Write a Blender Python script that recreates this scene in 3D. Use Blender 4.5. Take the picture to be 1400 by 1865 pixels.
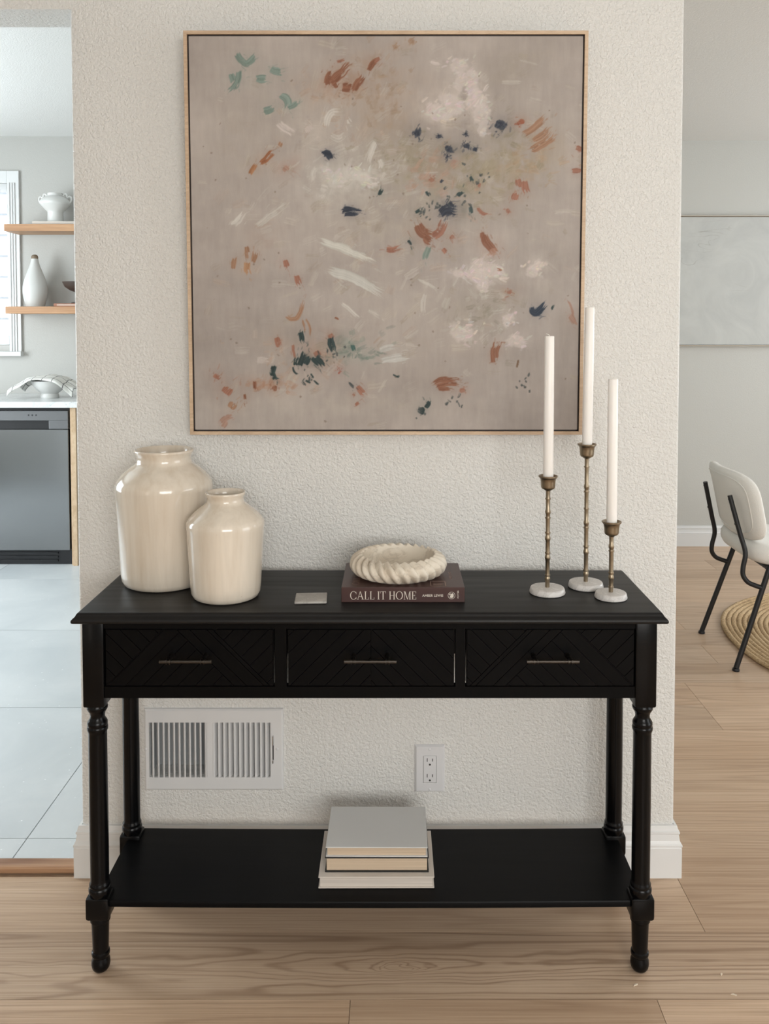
import bpy, bmesh, math, random
import numpy as np
from mathutils import Vector, Matrix
for o in list(bpy.data.objects): bpy.data.objects.remove(o)
S = bpy.context.scene
COL = S.collection
PI = math.pi
random.seed(7); RNG = np.random.default_rng(11)

# ------------------------------------------------------------------ camera
FPX, CX, CY, PITCH = 1560.0, 718.0, 662.0, 0.04
cd = bpy.data.cameras.new('camera'); cam = bpy.data.objects.new('camera', cd); COL.objects.link(cam)
cam.location = (0, -2.055, 1.34); cam.rotation_euler = (PI/2-PITCH, 0, 0)
cd.sensor_fit = 'AUTO'; cd.sensor_width = 36; cd.lens = FPX/1865*36
cd.shift_x = -(CX-700)/1865; cd.shift_y = -(932.5-CY)/1865
cd.clip_start = 0.05; cd.clip_end = 60
S.camera = cam

# ------------------------------------------------------------------ light
W = bpy.data.worlds.new('sky'); S.world = W; W.use_nodes = True
W.node_tree.nodes['Background'].inputs[0].default_value = (0.72, 0.86, 1.0, 1)
W.node_tree.nodes['Background'].inputs[1].default_value = 1.6
def area(name, loc, target, sx, sy, power, col):
    l = bpy.data.lights.new(name, 'AREA'); l.shape = 'RECTANGLE'; l.size = sx; l.size_y = sy
    l.energy = power; l.color = col
    o = bpy.data.objects.new(name, l); COL.objects.link(o); o.location = loc
    o.rotation_euler = (Vector(target)-Vector(loc)).to_track_quat('-Z', 'Y').to_euler()
    return o
sl = bpy.data.lights.new('sun', 'SUN'); sl.energy = 9; sl.angle = 0.01; sl.color = (1, .97, .92)
so = bpy.data.objects.new('sun', sl); COL.objects.link(so); so.rotation_euler = (math.radians(32), 0, 0)
area('glass_door_daylight', (4.12, -1.75, 1.10), (0, -1.75, 1.10), 2.2, 2.1, 42, (.93, .98, 1.0))
area('dining_window_daylight', (4.12, 1.7, 1.5), (0, 1.7, 1.3), 1.6, 1.3, 50, (.93, .97, 1.0))
area('slim_window_daylight', (-2.45, -4.42, 1.15), (-2.45, 0, 1.15), .34, 2.0, 5, (1, .90, .78))
area('rear_fill', (0.9, -4.42, 1.55), (0.9, 0, 1.2), 2.2, 1.2, 76, (1, .99, .965))  # added fill from behind the camera; the rear wall has no window
area('kitchen_side_fill', (-3.82, 1.4, 1.3), (0, 1.4, .9), 1.8, 1.8, 100, (.88, .955, 1.0))  # added lamp at the unseen left wall to brighten the kitchen; no door there
S.view_settings.view_transform = 'Standard'; S.view_settings.look = 'None'
S.view_settings.exposure = 0.13; S.view_settings.gamma = 1; S.view_settings.use_curve_mapping = False

# ------------------------------------------------------------------ materials
def lin(c): return tuple(((x/255+.055)/1.055)**2.4 if x/255 > .04045 else x/255/12.92 for x in c)
class NT:
    def __init__(s, name):
        m = bpy.data.materials.new(name); m.use_nodes = True; s.m = m; s.t = m.node_tree
        s.b = s.t.nodes['Principled BSDF']
    def n(s, typ, **kw):
        x = s.t.nodes.new(typ)
        for k, v in kw.items():
            if k in x.inputs.keys(): s.set(x.inputs[k], v)
            else: setattr(x, k, v)
        return x
    def set(s, sock, v):
        if hasattr(v, 'is_output') or hasattr(v, 'links'): s.t.links.new(v, sock)
        else: sock.default_value = v
    def P(s, **kw):
        for k, v in kw.items(): s.set(s.b.inputs[k.replace('_', ' ')], v)
    def coord(s, kind='Object', scale=(1, 1, 1), loc=None):
        mp = s.n('ShaderNodeMapping'); s.t.links.new(s.n('ShaderNodeTexCoord').outputs[kind], mp.inputs[0])
        mp.inputs['Scale'].default_value = scale
        if loc is not None: s.set(mp.inputs['Location'], loc)
        return mp.outputs[0]
    def noise(s, vec, scale, detail=2, rough=.5, dist=0):
        x = s.n('ShaderNodeTexNoise'); s.t.links.new(vec, x.inputs['Vector'])
        x.inputs['Scale'].default_value = scale; x.inputs['Detail'].default_value = detail
        x.inputs['Roughness'].default_value = rough; x.inputs['Distortion'].default_value = dist
        return x.outputs['Fac']
    def math(s, op, a, b=0.0, c=0.0):
        x = s.n('ShaderNodeMath', operation=op); s.set(x.inputs[0], a); s.set(x.inputs[1], b); s.set(x.inputs[2], c)
        return x.outputs[0]
    def ramp(s, fac, stops):
        x = s.n('ShaderNodeValToRGB'); s.t.links.new(fac, x.inputs[0]); e = x.color_ramp.elements
        while len(e) < len(stops): e.new(.5)
        for i, (p, c) in enumerate(stops):
            e[i].position = p; e[i].color = (*c, 1) if len(c) == 3 else c
        return x.outputs['Color']
    def mix(s, fac, a, b, mode='MIX'):
        x = s.n('ShaderNodeMix', data_type='RGBA', blend_type=mode)
        s.set(x.inputs[0], fac); s.set(x.inputs[6], (*a, 1) if isinstance(a, tuple) else a); s.set(x.inputs[7], (*b, 1) if isinstance(b, tuple) else b)
        return x.outputs[2]
    def bump(s, h, dist=.001, strength=1.0, normal=None):
        x = s.n('ShaderNodeBump'); s.set(x.inputs['Height'], h)
        x.inputs['Distance'].default_value = dist; x.inputs['Strength'].default_value = strength
        if normal: s.t.links.new(normal, x.inputs['Normal'])
        s.t.links.new(x.outputs[0], s.b.inputs['Normal']); return x.outputs[0]
def simple(name, c, rough=.5, metal=0.0, spec=.5):
    m = NT(name); m.P(Base_Color=(*c, 1), Roughness=rough, Metallic=metal, Specular_IOR_Level=spec); return m.m
def mat_wall(name, c, strength=.55, rough=.42):
    m = NT(name); v = m.coord()
    a = m.noise(v, 135, 3, .55, .4); b = m.noise(v, 300, 2)
    h = m.math('ADD', m.math('SMOOTH_MIN', a, .62, .12), m.math('MULTIPLY', b, .25))
    m.P(Base_Color=(*c, 1), Roughness=rough, Specular_IOR_Level=.45); m.bump(h, .0075, strength); return m.m
def mat_wood(name, cols, ring=10, lines=.5, rough=.45, stretch=(.75, 6.5, 6.5), bumpd=.0004, useattr=True, spec=.4, knot=False):
    m = NT(name); oi = m.n('ShaderNodeObjectInfo')
    sep = m.n('ShaderNodeSeparateColor'); m.t.links.new(oi.outputs['Color'], sep.inputs[0])
    seed, tone = sep.outputs[0], sep.outputs[1]
    off = m.n('ShaderNodeCombineXYZ'); 
    m.set(off.inputs[0], m.math('MULTIPLY', seed, 37.0)); m.set(off.inputs[1], m.math('MULTIPLY', seed, 91.0)); m.set(off.inputs[2], m.math('MULTIPLY', seed, 53.0))
    v0 = m.coord('Object', stretch, off.outputs[0])
    n1 = m.noise(v0, 1.0, 1.5, .45, .25)
    if knot:
        sx = m.n('ShaderNodeSeparateXYZ'); m.t.links.new(m.n('ShaderNodeTexCoord').outputs['Object'], sx.inputs[0])
        wxn = m.math('MULTIPLY', m.math('SUBTRACT', m.noise(m.coord('Object', (5, 18, 5)), 1, 3, .6), .5), .22); wyn = m.math('MULTIPLY', m.math('SUBTRACT', m.noise(m.coord('Object', (4, 14, 9)), 1, 2, .5), .5), .062)
        sxx = m.math('ADD', sx.outputs[0], wxn); syy = m.math('ADD', sx.outputs[1], wyn)
        for kx, ky, rx, ry, am in ((.14, -.012, .50, .040, .22), (.17, -.010, .05, .012, .22), (-.62, -.02, .2, .03, .14)):
            u = m.math('POWER', m.math('ABSOLUTE', m.math('DIVIDE', m.math('SUBTRACT', sxx, kx), rx)), 1.5); w = m.math('POWER', m.math('DIVIDE', m.math('SUBTRACT', syy, ky), ry), 2.0)
            n1 = m.math('MULTIPLY_ADD', m.math('EXPONENT', m.math('MULTIPLY', m.math('ADD', u, w), -1.0)), am, n1)
    rings = m.math('MULTIPLY_ADD', m.math('SINE', m.math('MULTIPLY', n1, ring*2*PI)), .5, .5)
    rings = m.math('POWER', rings, 5.0)
    amp = m.noise(v0, .7, 2); rings = m.math('MULTIPLY', rings, m.math('MULTIPLY', amp, lines*2))
    fib = m.noise(m.coord('Object', (stretch[0]*4, stretch[1]*30, stretch[2]*30), off.outputs[0]), 1.0, 3, .6)
    por = m.noise(m.coord('Object', (stretch[0]*16, stretch[1]*70, stretch[2]*70), off.outputs[0]), 1.0, 1)
    por = m.ramp(por, [(.30, (1, 1, 1)), (.42, (0, 0, 0))])
    big = m.noise(v0, .6, 3)
    base = m.ramp(m.math('ADD', m.math('MULTIPLY', big, .5), m.math('MULTIPLY', fib, .5)), [(.38, cols[0]), (.51, cols[1]), (.64, cols[2])])
    base = m.mix(rings, base, cols[3]); base = m.mix(m.math('MULTIPLY', por, .3), base, cols[3])
    if useattr:
        g = m.n('ShaderNodeHueSaturation'); m.set(g.inputs['Value'], m.math('MULTIPLY_ADD', tone, .4, .8)); m.t.links.new(base, g.inputs['Color']); base = g.outputs[0]
    m.P(Base_Color=base, Roughness=rough, Specular_IOR_Level=spec)
    m.bump(m.math('SUBTRACT', fib, m.math('MULTIPLY', rings, .7)), bumpd, .6); return m.m

M = {}
M['wall'] = mat_wall('wall_paint', (.735, .73, .705), .75)
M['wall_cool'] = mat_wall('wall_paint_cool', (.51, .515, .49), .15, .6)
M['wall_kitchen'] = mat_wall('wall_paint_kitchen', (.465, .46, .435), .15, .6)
M['ceiling'] = mat_wall('ceiling_paint', (.76, .76, .74), .3, .38)
M['trim'] = simple('trim_paint', (.76, .765, .76), .32)
M['trimwhite'] = simple('white_gloss_paint', (.68, .69, .69), .3)
FC = [lin((176, 148, 122)), lin((194, 167, 141)), lin((210, 185, 160)), lin((134, 104, 80))]
M['floor'] = mat_wood('oak_floor', FC, 16, .24, .38, (.42, 8, 8)); M['floor_knot'] = mat_wood('oak_floor_knot', FC, 16, .62, .38, (.42, 8, 8), knot=True)
M['threshold'] = mat_wood('threshold_oak', [lin((162, 124, 96)), lin((186, 148, 116)), lin((202, 168, 138)), lin((124, 84, 58))], 6, .6, .35)
M['shelfwood'] = mat_wood('shelf_maple', [lin((168, 126, 92)), lin((188, 148, 112)), lin((200, 162, 128)), lin((140, 98, 66))], 4, .4, .45)
M['panelwood'] = mat_wood('cabinet_maple', [lin((186, 158, 126)), lin((202, 176, 146)), lin((212, 188, 160)), lin((166, 134, 100))], 4, .3, .5, (6.5, 6.5, .75))
M['frameoak'] = mat_wood('frame_oak', [lin((172, 148, 124)), lin((188, 164, 138)), lin((198, 176, 152)), lin((152, 124, 98))], 4, .3, .5, (5, 5, 5))
def mat_tile():
    m = NT('porcelain_tile'); v = m.coord('Object')
    cl = m.noise(v, 2.2, 5, .6, .6)
    c = m.ramp(cl, [(.3, (.52, .56, .58)), (.7, (.66, .69, .70))])
    vo = m.n('ShaderNodeTexVoronoi'); m.t.links.new(v, vo.inputs['Vector']); vo.inputs['Scale'].default_value = 42
    fl = m.ramp(vo.outputs['Distance'], [(.06, (1, 1, 1)), (.12, (0, 0, 0))])
    gate = m.ramp(m.noise(v, 6, 3), [(.5, (0, 0, 0)), (.6, (1, 1, 1))])
    c = m.mix(m.math('MULTIPLY', fl, gate), c, (.9, .93, .94))
    m.P(Base_Color=c, Roughness=m.math('MULTIPLY_ADD', cl, .2, .22), Specular_IOR_Level=.5); m.bump(cl, .002, .2); return m.m
M['tile'] = mat_tile(); M['grout'] = simple('grout', (.30, .31, .31), .9)
def mat_black(name, rough, graincoef, c=(.0065, .0062, .0062), spec=.5):
    m = NT(name); v = m.coord('Object', (3, 60, 60)); g = m.noise(v, 1, 4, .6)
    big = m.noise(m.coord('Object', (.9, 7, 7)), 1, 2)
    r = m.math('MULTIPLY_ADD', m.math('SINE', m.math('MULTIPLY', big, 45)), .5, .5)
    spk = m.ramp(m.noise(m.coord(), 420, 1), [(.80, (0, 0, 0)), (.84, (1, 1, 1))])
    m.P(Base_Color=m.mix(m.math('MULTIPLY', spk, .35), c, (.12, .115, .11)), Specular_IOR_Level=spec,
        Roughness=m.math('ADD', m.math('MULTIPLY_ADD', g, .16, rough), m.math('MULTIPLY', r, .05*graincoef)))
    m.bump(m.math('ADD', g, m.math('MULTIPLY', r, .6)), .0003*graincoef, .5); return m.m
M['blackleg'] = simple('black_turned_lacquer', (.0022, .0022, .0025), .24, 0, .2)
M['black'] = mat_black('black_lacquer', .26, .5, (.0022, .0022, .0025), .09); M['blacktop'] = mat_black('black_tabletop', .34, 1.0, (.006, .0056, .0055), .27)
M['dark'] = simple('dark_void', (.012, .012, .012), .8); M['gap'] = simple('shadow_gap_black', (.02, .012, .01), .7)
def mat_bronze(name, c, rough):
    m = NT(name); n = m.noise(m.coord(), 160, 3)
    m.P(Base_Color=m.ramp(n, [(.3, tuple(x*.9 for x in c)), (.65, c)]), Metallic=1.0, Roughness=m.math('MULTIPLY_ADD', n, .12, rough)); return m.m
M['brass'] = mat_bronze('aged_brass', (.30, .245, .175), .28); M['pull'] = mat_bronze('dark_bronze', (.075, .066, .058), .34)
def mat_ceramic(name, c, dk):
    m = NT(name); v = m.coord('Object', (45, 45, 3.2)); st = m.noise(v, 1, 4, .6, .3)
    big = m.noise(m.coord('Object', (7, 7, 2)), 1, 3)
    col = m.ramp(m.math('ADD', m.math('MULTIPLY', st, .6), m.math('MULTIPLY', big, .4)), [(.33, dk), (.55, c), (.72, tuple(min(.85, x*1.1) for x in c))])
    sp = m.ramp(m.noise(m.coord(), 240, 2), [(.73, (0, 0, 0)), (.78, (1, 1, 1))]); col = m.mix(m.math('MULTIPLY', sp, .3), col, (.35, .26, .17))
    m.P(Base_Color=col, Roughness=.16, Specular_IOR_Level=.55, Coat_Weight=.5, Coat_Roughness=.06)
    m.bump(m.math('ADD', st, m.math('MULTIPLY', m.noise(m.coord(), 60, 2), .5)), .00028, .5); return m.m
M['cream'] = mat_ceramic('cream_glaze', (.68, .61, .515), (.59, .50, .395))
def mat_stone(name, c1, c2, scale, rough=.5, bd=.0012):
    m = NT(name); v = m.coord(); a = m.noise(v, scale, 6, .65, .8); b = m.noise(v, scale*6, 3)
    vein = m.ramp(m.math('ABSOLUTE', m.math('SUBTRACT', a, .5)), [(.0, (1, 1, 1)), (.035, (0, 0, 0))])
    col = m.mix(m.math('MULTIPLY', vein, .35), m.ramp(a, [(.3, c2), (.6, c1)]), tuple(x*.62 for x in c2))
    pit = m.ramp(b, [(.25, (1, 1, 1)), (.34, (0, 0, 0))]); col = m.mix(m.math('MULTIPLY', pit, .5), col, tuple(x*.5 for x in c2))
    m.P(Base_Color=col, Roughness=rough); m.bump(m.math('ADD', a, m.math('MULTIPLY', b, .6)), bd, .5); return m.m
M['travertine'] = mat_stone('travertine', (.72, .66, .56), (.58, .50, .40), 14, .5, .002)
M['marble'] = mat_stone('white_marble', (.68, .66, .64), (.52, .50, .48), 22, .38, .0006)
M['coaster'] = mat_stone('grey_stone', (.42, .40, .37), (.32, .30, .28), 30, .45, .0004)
def mat_wax():
    m = NT('candle_wax'); m.P(Base_Color=(.88, .855, .82, 1), Roughness=.38, Subsurface_Weight=.08, Subsurface_Scale=.01)
    m.b.inputs['Subsurface Radius'].default_value = (1, .8, .6); return m.m
M['wax'] = mat_wax(); M['wick'] = simple('wick_cotton', (.75, .72, .66), .9)
def mat_paper(name, c):
    m = NT(name); n = m.noise(m.coord('Object', (3, 3, 900)), 1, 2)
    m.P(Base_Color=m.ramp(n, [(.3, tuple(x*.78 for x in c)), (.65, c)]), Roughness=.85); m.bump(n, .0004, .5); return m.m
M['paper_tan'] = mat_paper('aged_paper', (.60, .48, .355)); M['paper_white'] = mat_paper('pale_paper', (.66, .60, .54))
def mat_cloth(name, c, rough=.75, sc=700, bd=.0003):
    m = NT(name); n = m.noise(m.coord(), sc, 2); b = m.noise(m.coord(), 9, 3)
    m.P(Base_Color=m.mix(m.math('MULTIPLY', b, .25), c, tuple(x*.8 for x in c)), Roughness=rough); m.bump(n, bd, .5); return m.m
M['cover_white'] = mat_cloth('white_book_cloth', (.66, .66, .65)); M['cover_black'] = mat_cloth('black_book_cloth', (.018, .017, .016))
M['cover_cream'] = mat_cloth('cream_book_cloth', (.64, .585, .53)); M['cover_maroon'] = mat_cloth('maroon_book_cover', (.052, .019, .016), .38, 400, .00005)
M['print_cream'] = simple('cream_print', (.72, .66, .58), .5); M['print_tan'] = simple('tan_print', (.30, .20, .17), .5)
M['plastic'] = simple('white_plastic', (.68, .68, .69), .3); M['slot'] = simple('slot_black', (.01, .01, .01), .6)
M['ventwhite'] = simple('vent_enamel', (.70, .70, .70), .35); M['ventgrey'] = simple('damper_grey', (.40, .42, .43), .5)
M['steelscrew'] = simple('screw_steel', (.6, .6, .6), .25, 1.0)
def mat_steel():
    m = NT('brushed_steel'); n = m.noise(m.coord('Object', (2, 2, 260)), 1, 3)
    m.P(Base_Color=(.24, .243, .246, 1), Metallic=1.0, Roughness=m.math('MULTIPLY_ADD', n, .015, .15)); return m.m
M['steel'] = mat_steel(); M['panelsteel'] = simple('dark_panel_steel', (.16, .163, .168), .38, .55); M['blackplastic'] = simple('black_plastic', (.01, .01, .012), .35)
M['quartz'] = mat_stone('white_quartz', (.72, .74, .74), (.68, .70, .70), 9, .2, .0001)
M['white_ceramic'] = simple('white_ceramic', (.68, .68, .66), .3); M['matte_ceramic'] = simple('matte_white_ceramic', (.60, .60, .58), .45)
M['darkbowl'] = mat_cloth('dark_wood_bowl', (.055, .035, .026), .5, 60, .0005); M['brown'] = simple('brown_clay', (.20, .15, .10), .6)
M['redcover'] = simple('terracotta_cover', (.36, .16, .10), .6)
M['glass'] = NT('window_glass').m
_g = M['glass'].node_tree.nodes['Principled BSDF']; _g.inputs['Transmission Weight'].default_value = 1; _g.inputs['Roughness'].default_value = 0; _g.inputs['IOR'].default_value = 1.05
M['siding'] = simple('white_siding', (.82, .83, .84), .7)
M['chairfabric'] = mat_cloth('boucle_white', (.80, .785, .745), .95, 260, .0022); M['chairmetal'] = simple('black_metal', (.012, .012, .013), .4, .2)
def mat_towel():
    m = NT('checked_towel'); s = m.n('ShaderNodeSeparateXYZ'); m.t.links.new(m.n('ShaderNodeTexCoord').outputs['UV'], s.inputs[0])
    def ln(o, k): return m.math('LESS_THAN', m.math('ABSOLUTE', m.math('SUBTRACT', m.math('FRACT', m.math('MULTIPLY', o, k)), .5)), .035)
    m.P(Base_Color=m.mix(m.math('MAXIMUM', ln(s.outputs[0], 6.5), ln(s.outputs[1], 6.5)), (.74, .74, .70), (.16, .16, .16)), Roughness=.9)
    m.bump(m.noise(m.coord(), 600, 2), .0006, .5); return m.m
M['towel'] = mat_towel()
def mat_jute():
    m = NT('jute_braid'); n = m.noise(m.coord(), 130, 3, .6); b = m.noise(m.coord(), 4, 2)
    m.P(Base_Color=m.ramp(m.math('ADD', m.math('MULTIPLY', n, .7), m.math('MULTIPLY', b, .3)), [(.3, lin((136, 110, 78))), (.5, lin((188, 160, 122))), (.7, lin((216, 192, 156)))]), Roughness=.95)
    m.bump(n, .006, .8); return m.m
M['jute'] = mat_jute()
def mat_plaster_art():
    m = NT('plaster_canvas'); v = m.coord('Object'); a = m.noise(v, 3.5, 5, .6, 1.2); s = m.noise(m.coord('Object', (1.2, 1, 5)), 1.6, 1, .4, 2.0)
    crk = m.ramp(m.math('ABSOLUTE', m.math('SUBTRACT', s, .5)), [(.0, (1, 1, 1)), (.006, (0, 0, 0))])
    gate = m.ramp(m.noise(v, 2.3, 2), [(.52, (0, 0, 0)), (.6, (1, 1, 1))])
    m.P(Base_Color=m.mix(m.math('MULTIPLY', m.math('MULTIPLY', crk, gate), .5), m.ramp(a, [(.35, (.455, .47, .46)), (.62, (.52, .535, .52))]), (.28, .27, .25)), Roughness=.7)
    m.bump(a, .006, .4); return m.m
M['plasterart'] = mat_plaster_art(); M['framegold'] = simple('pale_gilt_frame', (.5, .44, .36), .4, .3)
def mat_canvas():
    m = NT('painted_canvas'); a = m.n('ShaderNodeVertexColor'); a.layer_name = 'paint'
    n = m.noise(m.coord('Object', (1, 1, 1)), 900, 1); w = m.noise(m.coord('Object', (60, 60, 14)), 1, 4, .6)
    g = m.n('ShaderNodeHueSaturation'); m.t.links.new(a.outputs[0], g.inputs['Color']); m.set(g.inputs['Value'], m.math('MULTIPLY_ADD', w, .16, .92))
    m.P(Base_Color=g.outputs[0], Roughness=.55, Specular_IOR_Level=.35); m.bump(m.math('ADD', w, m.math('MULTIPLY', n, .4)), .0008, .4); return m.m
M['canvas'] = mat_canvas()

# ------------------------------------------------------------------ helpers
def link(name, me, mat, parent=None, loc=(0, 0, 0), rot=(0, 0, 0), smooth=None):
    if mat is not None and len(me.materials) == 0: me.materials.append(mat if not isinstance(mat, str) else M[mat])
    if smooth is not None:
        me.polygons.foreach_set('use_smooth', [True]*len(me.polygons)); me.set_sharp_from_angle(angle=math.radians(smooth))
    o = bpy.data.objects.new(name, me); COL.objects.link(o); o.location = loc; o.rotation_euler = rot
    if parent is not None: o.parent = parent
    return o
def ob(name, bm, mat, parent=None, loc=(0, 0, 0), rot=(0, 0, 0), smooth=None):
    bmesh.ops.recalc_face_normals(bm, faces=bm.faces[:])
    me = bpy.data.meshes.new(name); bm.to_mesh(me); bm.free(); return link(name, me, mat, parent, loc, rot, smooth)
def pyo(name, V, F, mat, parent=None, loc=(0, 0, 0), rot=(0, 0, 0), smooth=None):
    me = bpy.data.meshes.new(name); me.from_pydata(V, [], F); me.update()
    return link(name, me, mat, parent, loc, rot, smooth)
def struct(o): o['kind'] = 'structure'; return o
def tag(o, label, cat, group=None):
    o['label'] = label; o['category'] = cat
    if group: o['group'] = group
    return o
def empty(name, loc, rot=(0, 0, 0)):
    o = bpy.data.objects.new(name, None); o.empty_display_size = .05; COL.objects.link(o); o.location = loc; o.rotation_euler = rot; return o
def box(bm, a, b, bev=0.0, seg=2):
    x0, y0, z0 = a; x1, y1, z1 = b
    v = [bm.verts.new(p) for p in ((x0, y0, z0), (x1, y0, z0), (x1, y1, z0), (x0, y1, z0), (x0, y0, z1), (x1, y0, z1), (x1, y1, z1), (x0, y1, z1))]
    f = [bm.faces.new([v[i] for i in q]) for q in ((0, 3, 2, 1), (4, 5, 6, 7), (0, 1, 5, 4), (1, 2, 6, 5), (2, 3, 7, 6), (3, 0, 4, 7))]
    if bev > 0:
        ed = {e for q in f for e in q.edges}
        bmesh.ops.bevel(bm, geom=list(ed), offset=bev, segments=seg, affect='EDGES', profile=.5)
    return bm
def B(a, b, bev=0.0, seg=2): return box(bmesh.new(), a, b, bev, seg)
def lathe(bm, prof, n=48, c=(0, 0, 0), close=True):
    rings = []
    for r, z in prof:
        if r < 1e-6: rings.append([bm.verts.new((c[0], c[1], c[2]+z))])
        else: rings.append([bm.verts.new((c[0]+r*math.cos(2*PI*i/n), c[1]+r*math.sin(2*PI*i/n), c[2]+z)) for i in range(n)])
    for A, Bq in zip(rings, rings[1:]):
        for i in range(n):
            j = (i+1) % n
            if len(A) == 1 and len(Bq) == 1: continue
            if len(A) == 1: bm.faces.new((A[0], Bq[j], Bq[i]))
            elif len(Bq) == 1: bm.faces.new((A[i], A[j], Bq[0]))
            else: bm.faces.new((A[i], A[j], Bq[j], Bq[i]))
    return bm
def Lz(prof, n=48): return lathe(bmesh.new(), prof, n)
def spline(pts, sub=6):
    P = [Vector(p) for p in pts]; out = []
    for i in range(len(P)-1):
        p0 = P[max(i-1, 0)]; p1 = P[i]; p2 = P[i+1]; p3 = P[min(i+2, len(P)-1)]
        for k in range(sub):
            t = k/sub; out.append(.5*((2*p1)+(p2-p0)*t+(2*p0-5*p1+4*p2-p3)*t*t+(3*p1-p0-3*p2+p3)*t**3))
    out.append(P[-1]); return out
def tube(bm, pts, r, n=12, cap=True):
    pts = [Vector(p) for p in pts]; rs = r if isinstance(r, (list, tuple)) else [r]*len(pts); rings = []
    ref = None
    for i, p in enumerate(pts):
        t = (pts[min(i+1, len(pts)-1)]-pts[max(i-1, 0)]).normalized()
        if ref is None: ref = t.orthogonal().normalized()
        ref = (ref-t*ref.dot(t)).normalized(); b2 = t.cross(ref)
        rings.append([bm.verts.new(p+ref*rs[i]*math.cos(2*PI*k/n)+b2*rs[i]*math.sin(2*PI*k/n)) for k in range(n)])
    for A, Q in zip(rings, rings[1:]):
        for k in range(n): bm.faces.new((A[k], A[(k+1) % n], Q[(k+1) % n], Q[k]))
    if cap: bm.faces.new(rings[0][::-1]); bm.faces.new(rings[-1])
    return bm
def prism(bm, poly, z0, z1, axis='z', inset=0.0):
    """polygon (u,v) extruded along an axis: 'z' -> (u,v,w), 'y' -> (u,w,v), 'x' -> (w,u,v)"""
    f = {'z': lambda u, v, w: (u, v, w), 'y': lambda u, v, w: (u, w, v), 'x': lambda u, v, w: (w, u, v)}[axis]
    a = [bm.verts.new(f(u, v, z0)) for u, v in poly]; b = [bm.verts.new(f(u, v, z1)) for u, v in poly]; n = len(poly)
    bm.faces.new(a[::-1]); bm.faces.new(b)
    for i in range(n): bm.faces.new((a[i], a[(i+1) % n], b[(i+1) % n], b[i]))
    return bm

# ------------------------------------------------------------------ the setting
XL, XR, WT = -.7665, .6855, .12        # console wall: ends and thickness
CEIL, KC = 2.485, 2.54                 # ceilings: living and dining, kitchen
VX0, VX1, VZ0, VZ1 = -.598, -.302, .247, .384
bm = bmesh.new()
def rcol(x, xi, s):
    r = .008; P = [(xi, WT), (xi, 0)]
    for cy, a0 in ((r, -90), (WT-r, 0)):
        for k in range(7): a = math.radians(a0+15*k); P.append((x-s*r+s*r*math.cos(a), cy+r*math.sin(a)))
    prism(bm, P if s > 0 else P[::-1], 0, CEIL)
rcol(XR, VX1, 1); rcol(XL, VX0, -1)
for a, b in (((VX0, 0, 0), (VX1, WT, VZ0)), ((VX0, 0, VZ1), (VX1, WT, CEIL)),
             ((-2.05, -.0002, 2.095), (XL+.016, WT+.0002, CEIL)), ((-2.8, 0, 0), (-2.05, WT, CEIL))): box(bm, a, b)
bmesh.ops.remove_doubles(bm, verts=bm.verts[:], dist=1e-5)
struct(ob('wall_front', bm, 'wall', smooth=25))
struct(ob('wall_left', B((-2.9, -4.5, 0), (-2.8, .12, CEIL)), 'wall')); struct(ob('wall_rear', B((-2.9, -4.6, 0), (4.3, -4.5, CEIL)), 'wall'))
struct(ob('wall_right', B((4.2, -4.6, 0), (4.3, 3.3, CEIL)), 'wall_cool'))
struct(ob('wall_back', B((.6, 3.2, 0), (4.3, 3.32, CEIL)), 'wall_cool'))
struct(ob('wall_divider', B((.45, .12, 0), (.6, 3.32, KC)), 'wall_cool'))
KY = 3.33; WX0, WX1, WZ0, WZ1 = -3.5, -2.405, 1.24, 2.255
bm = bmesh.new()
for a, b in (((-4, KY, 0), (WX0, KY+.12, KC)), ((WX1, KY, 0), (.45, KY+.12, KC)), ((WX0, KY, 0), (WX1, KY+.12, WZ0)), ((WX0, KY, WZ1), (WX1, KY+.12, KC))): box(bm, a, b)
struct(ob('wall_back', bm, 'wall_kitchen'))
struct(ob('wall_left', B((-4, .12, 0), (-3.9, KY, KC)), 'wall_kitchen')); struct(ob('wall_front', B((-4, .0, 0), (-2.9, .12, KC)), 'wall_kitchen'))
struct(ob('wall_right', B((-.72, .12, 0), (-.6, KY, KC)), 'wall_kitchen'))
bm = bmesh.new(); box(bm, (-2.9, -4.6, CEIL), (4.3, .12, CEIL+.3)); box(bm, (-.6, .12, CEIL), (4.3, 3.32, CEIL+.3)); struct(ob('ceiling', bm, 'ceiling'))
struct(ob('ceiling', B((-4, .12, KC), (-.6, KY+.12, KC+.25)), 'ceiling'))
# floor: sub-floor with oak planks as pieces
fl = struct(ob('floor', B((-2.9, -4.6, -.05), (4.3, 3.32, -.006)), 'floor'))
PW = .192
plank_mesh = {}
def plank(x0, x1, y0, y1, seed, tone):
    L = round(x1-x0, 3); D = round(y1-y0, 3); key = (L, D)
    if key not in plank_mesh:
        b = bmesh.new(); box(b, (-L/2+.0006, -D/2+.0005, -.006), (L/2-.0006, D/2-.0005, 0))
        me = bpy.data.meshes.new('plank'); b.to_mesh(me); b.free(); me.materials.append(M['floor_knot' if seed == .415 else 'floor']); plank_mesh[key] = me
    o = bpy.data.objects.new('plank', plank_mesh[key]); COL.objects.link(o); o.location = ((x0+x1)/2, (y0+y1)/2, 0); o.parent = fl
    o.color = (seed, tone, 0, 1)
rows = {0: [(-2.8, -.98), (-.98, .691), (.691, 2.2), (2.2, 4.2)], -1: [(-2.8, -1.35), (-1.35, 1.05), (1.05, 2.5), (2.5, 4.2)],
        -2: [(-2.8, -.088), (-.088, .525), (.525, 2.0), (2.0, 4.2)]}
seeds = {(-1, 1): .415, (0, 1): .66, (-2, 0): .25, (-2, 1): .83}
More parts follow.
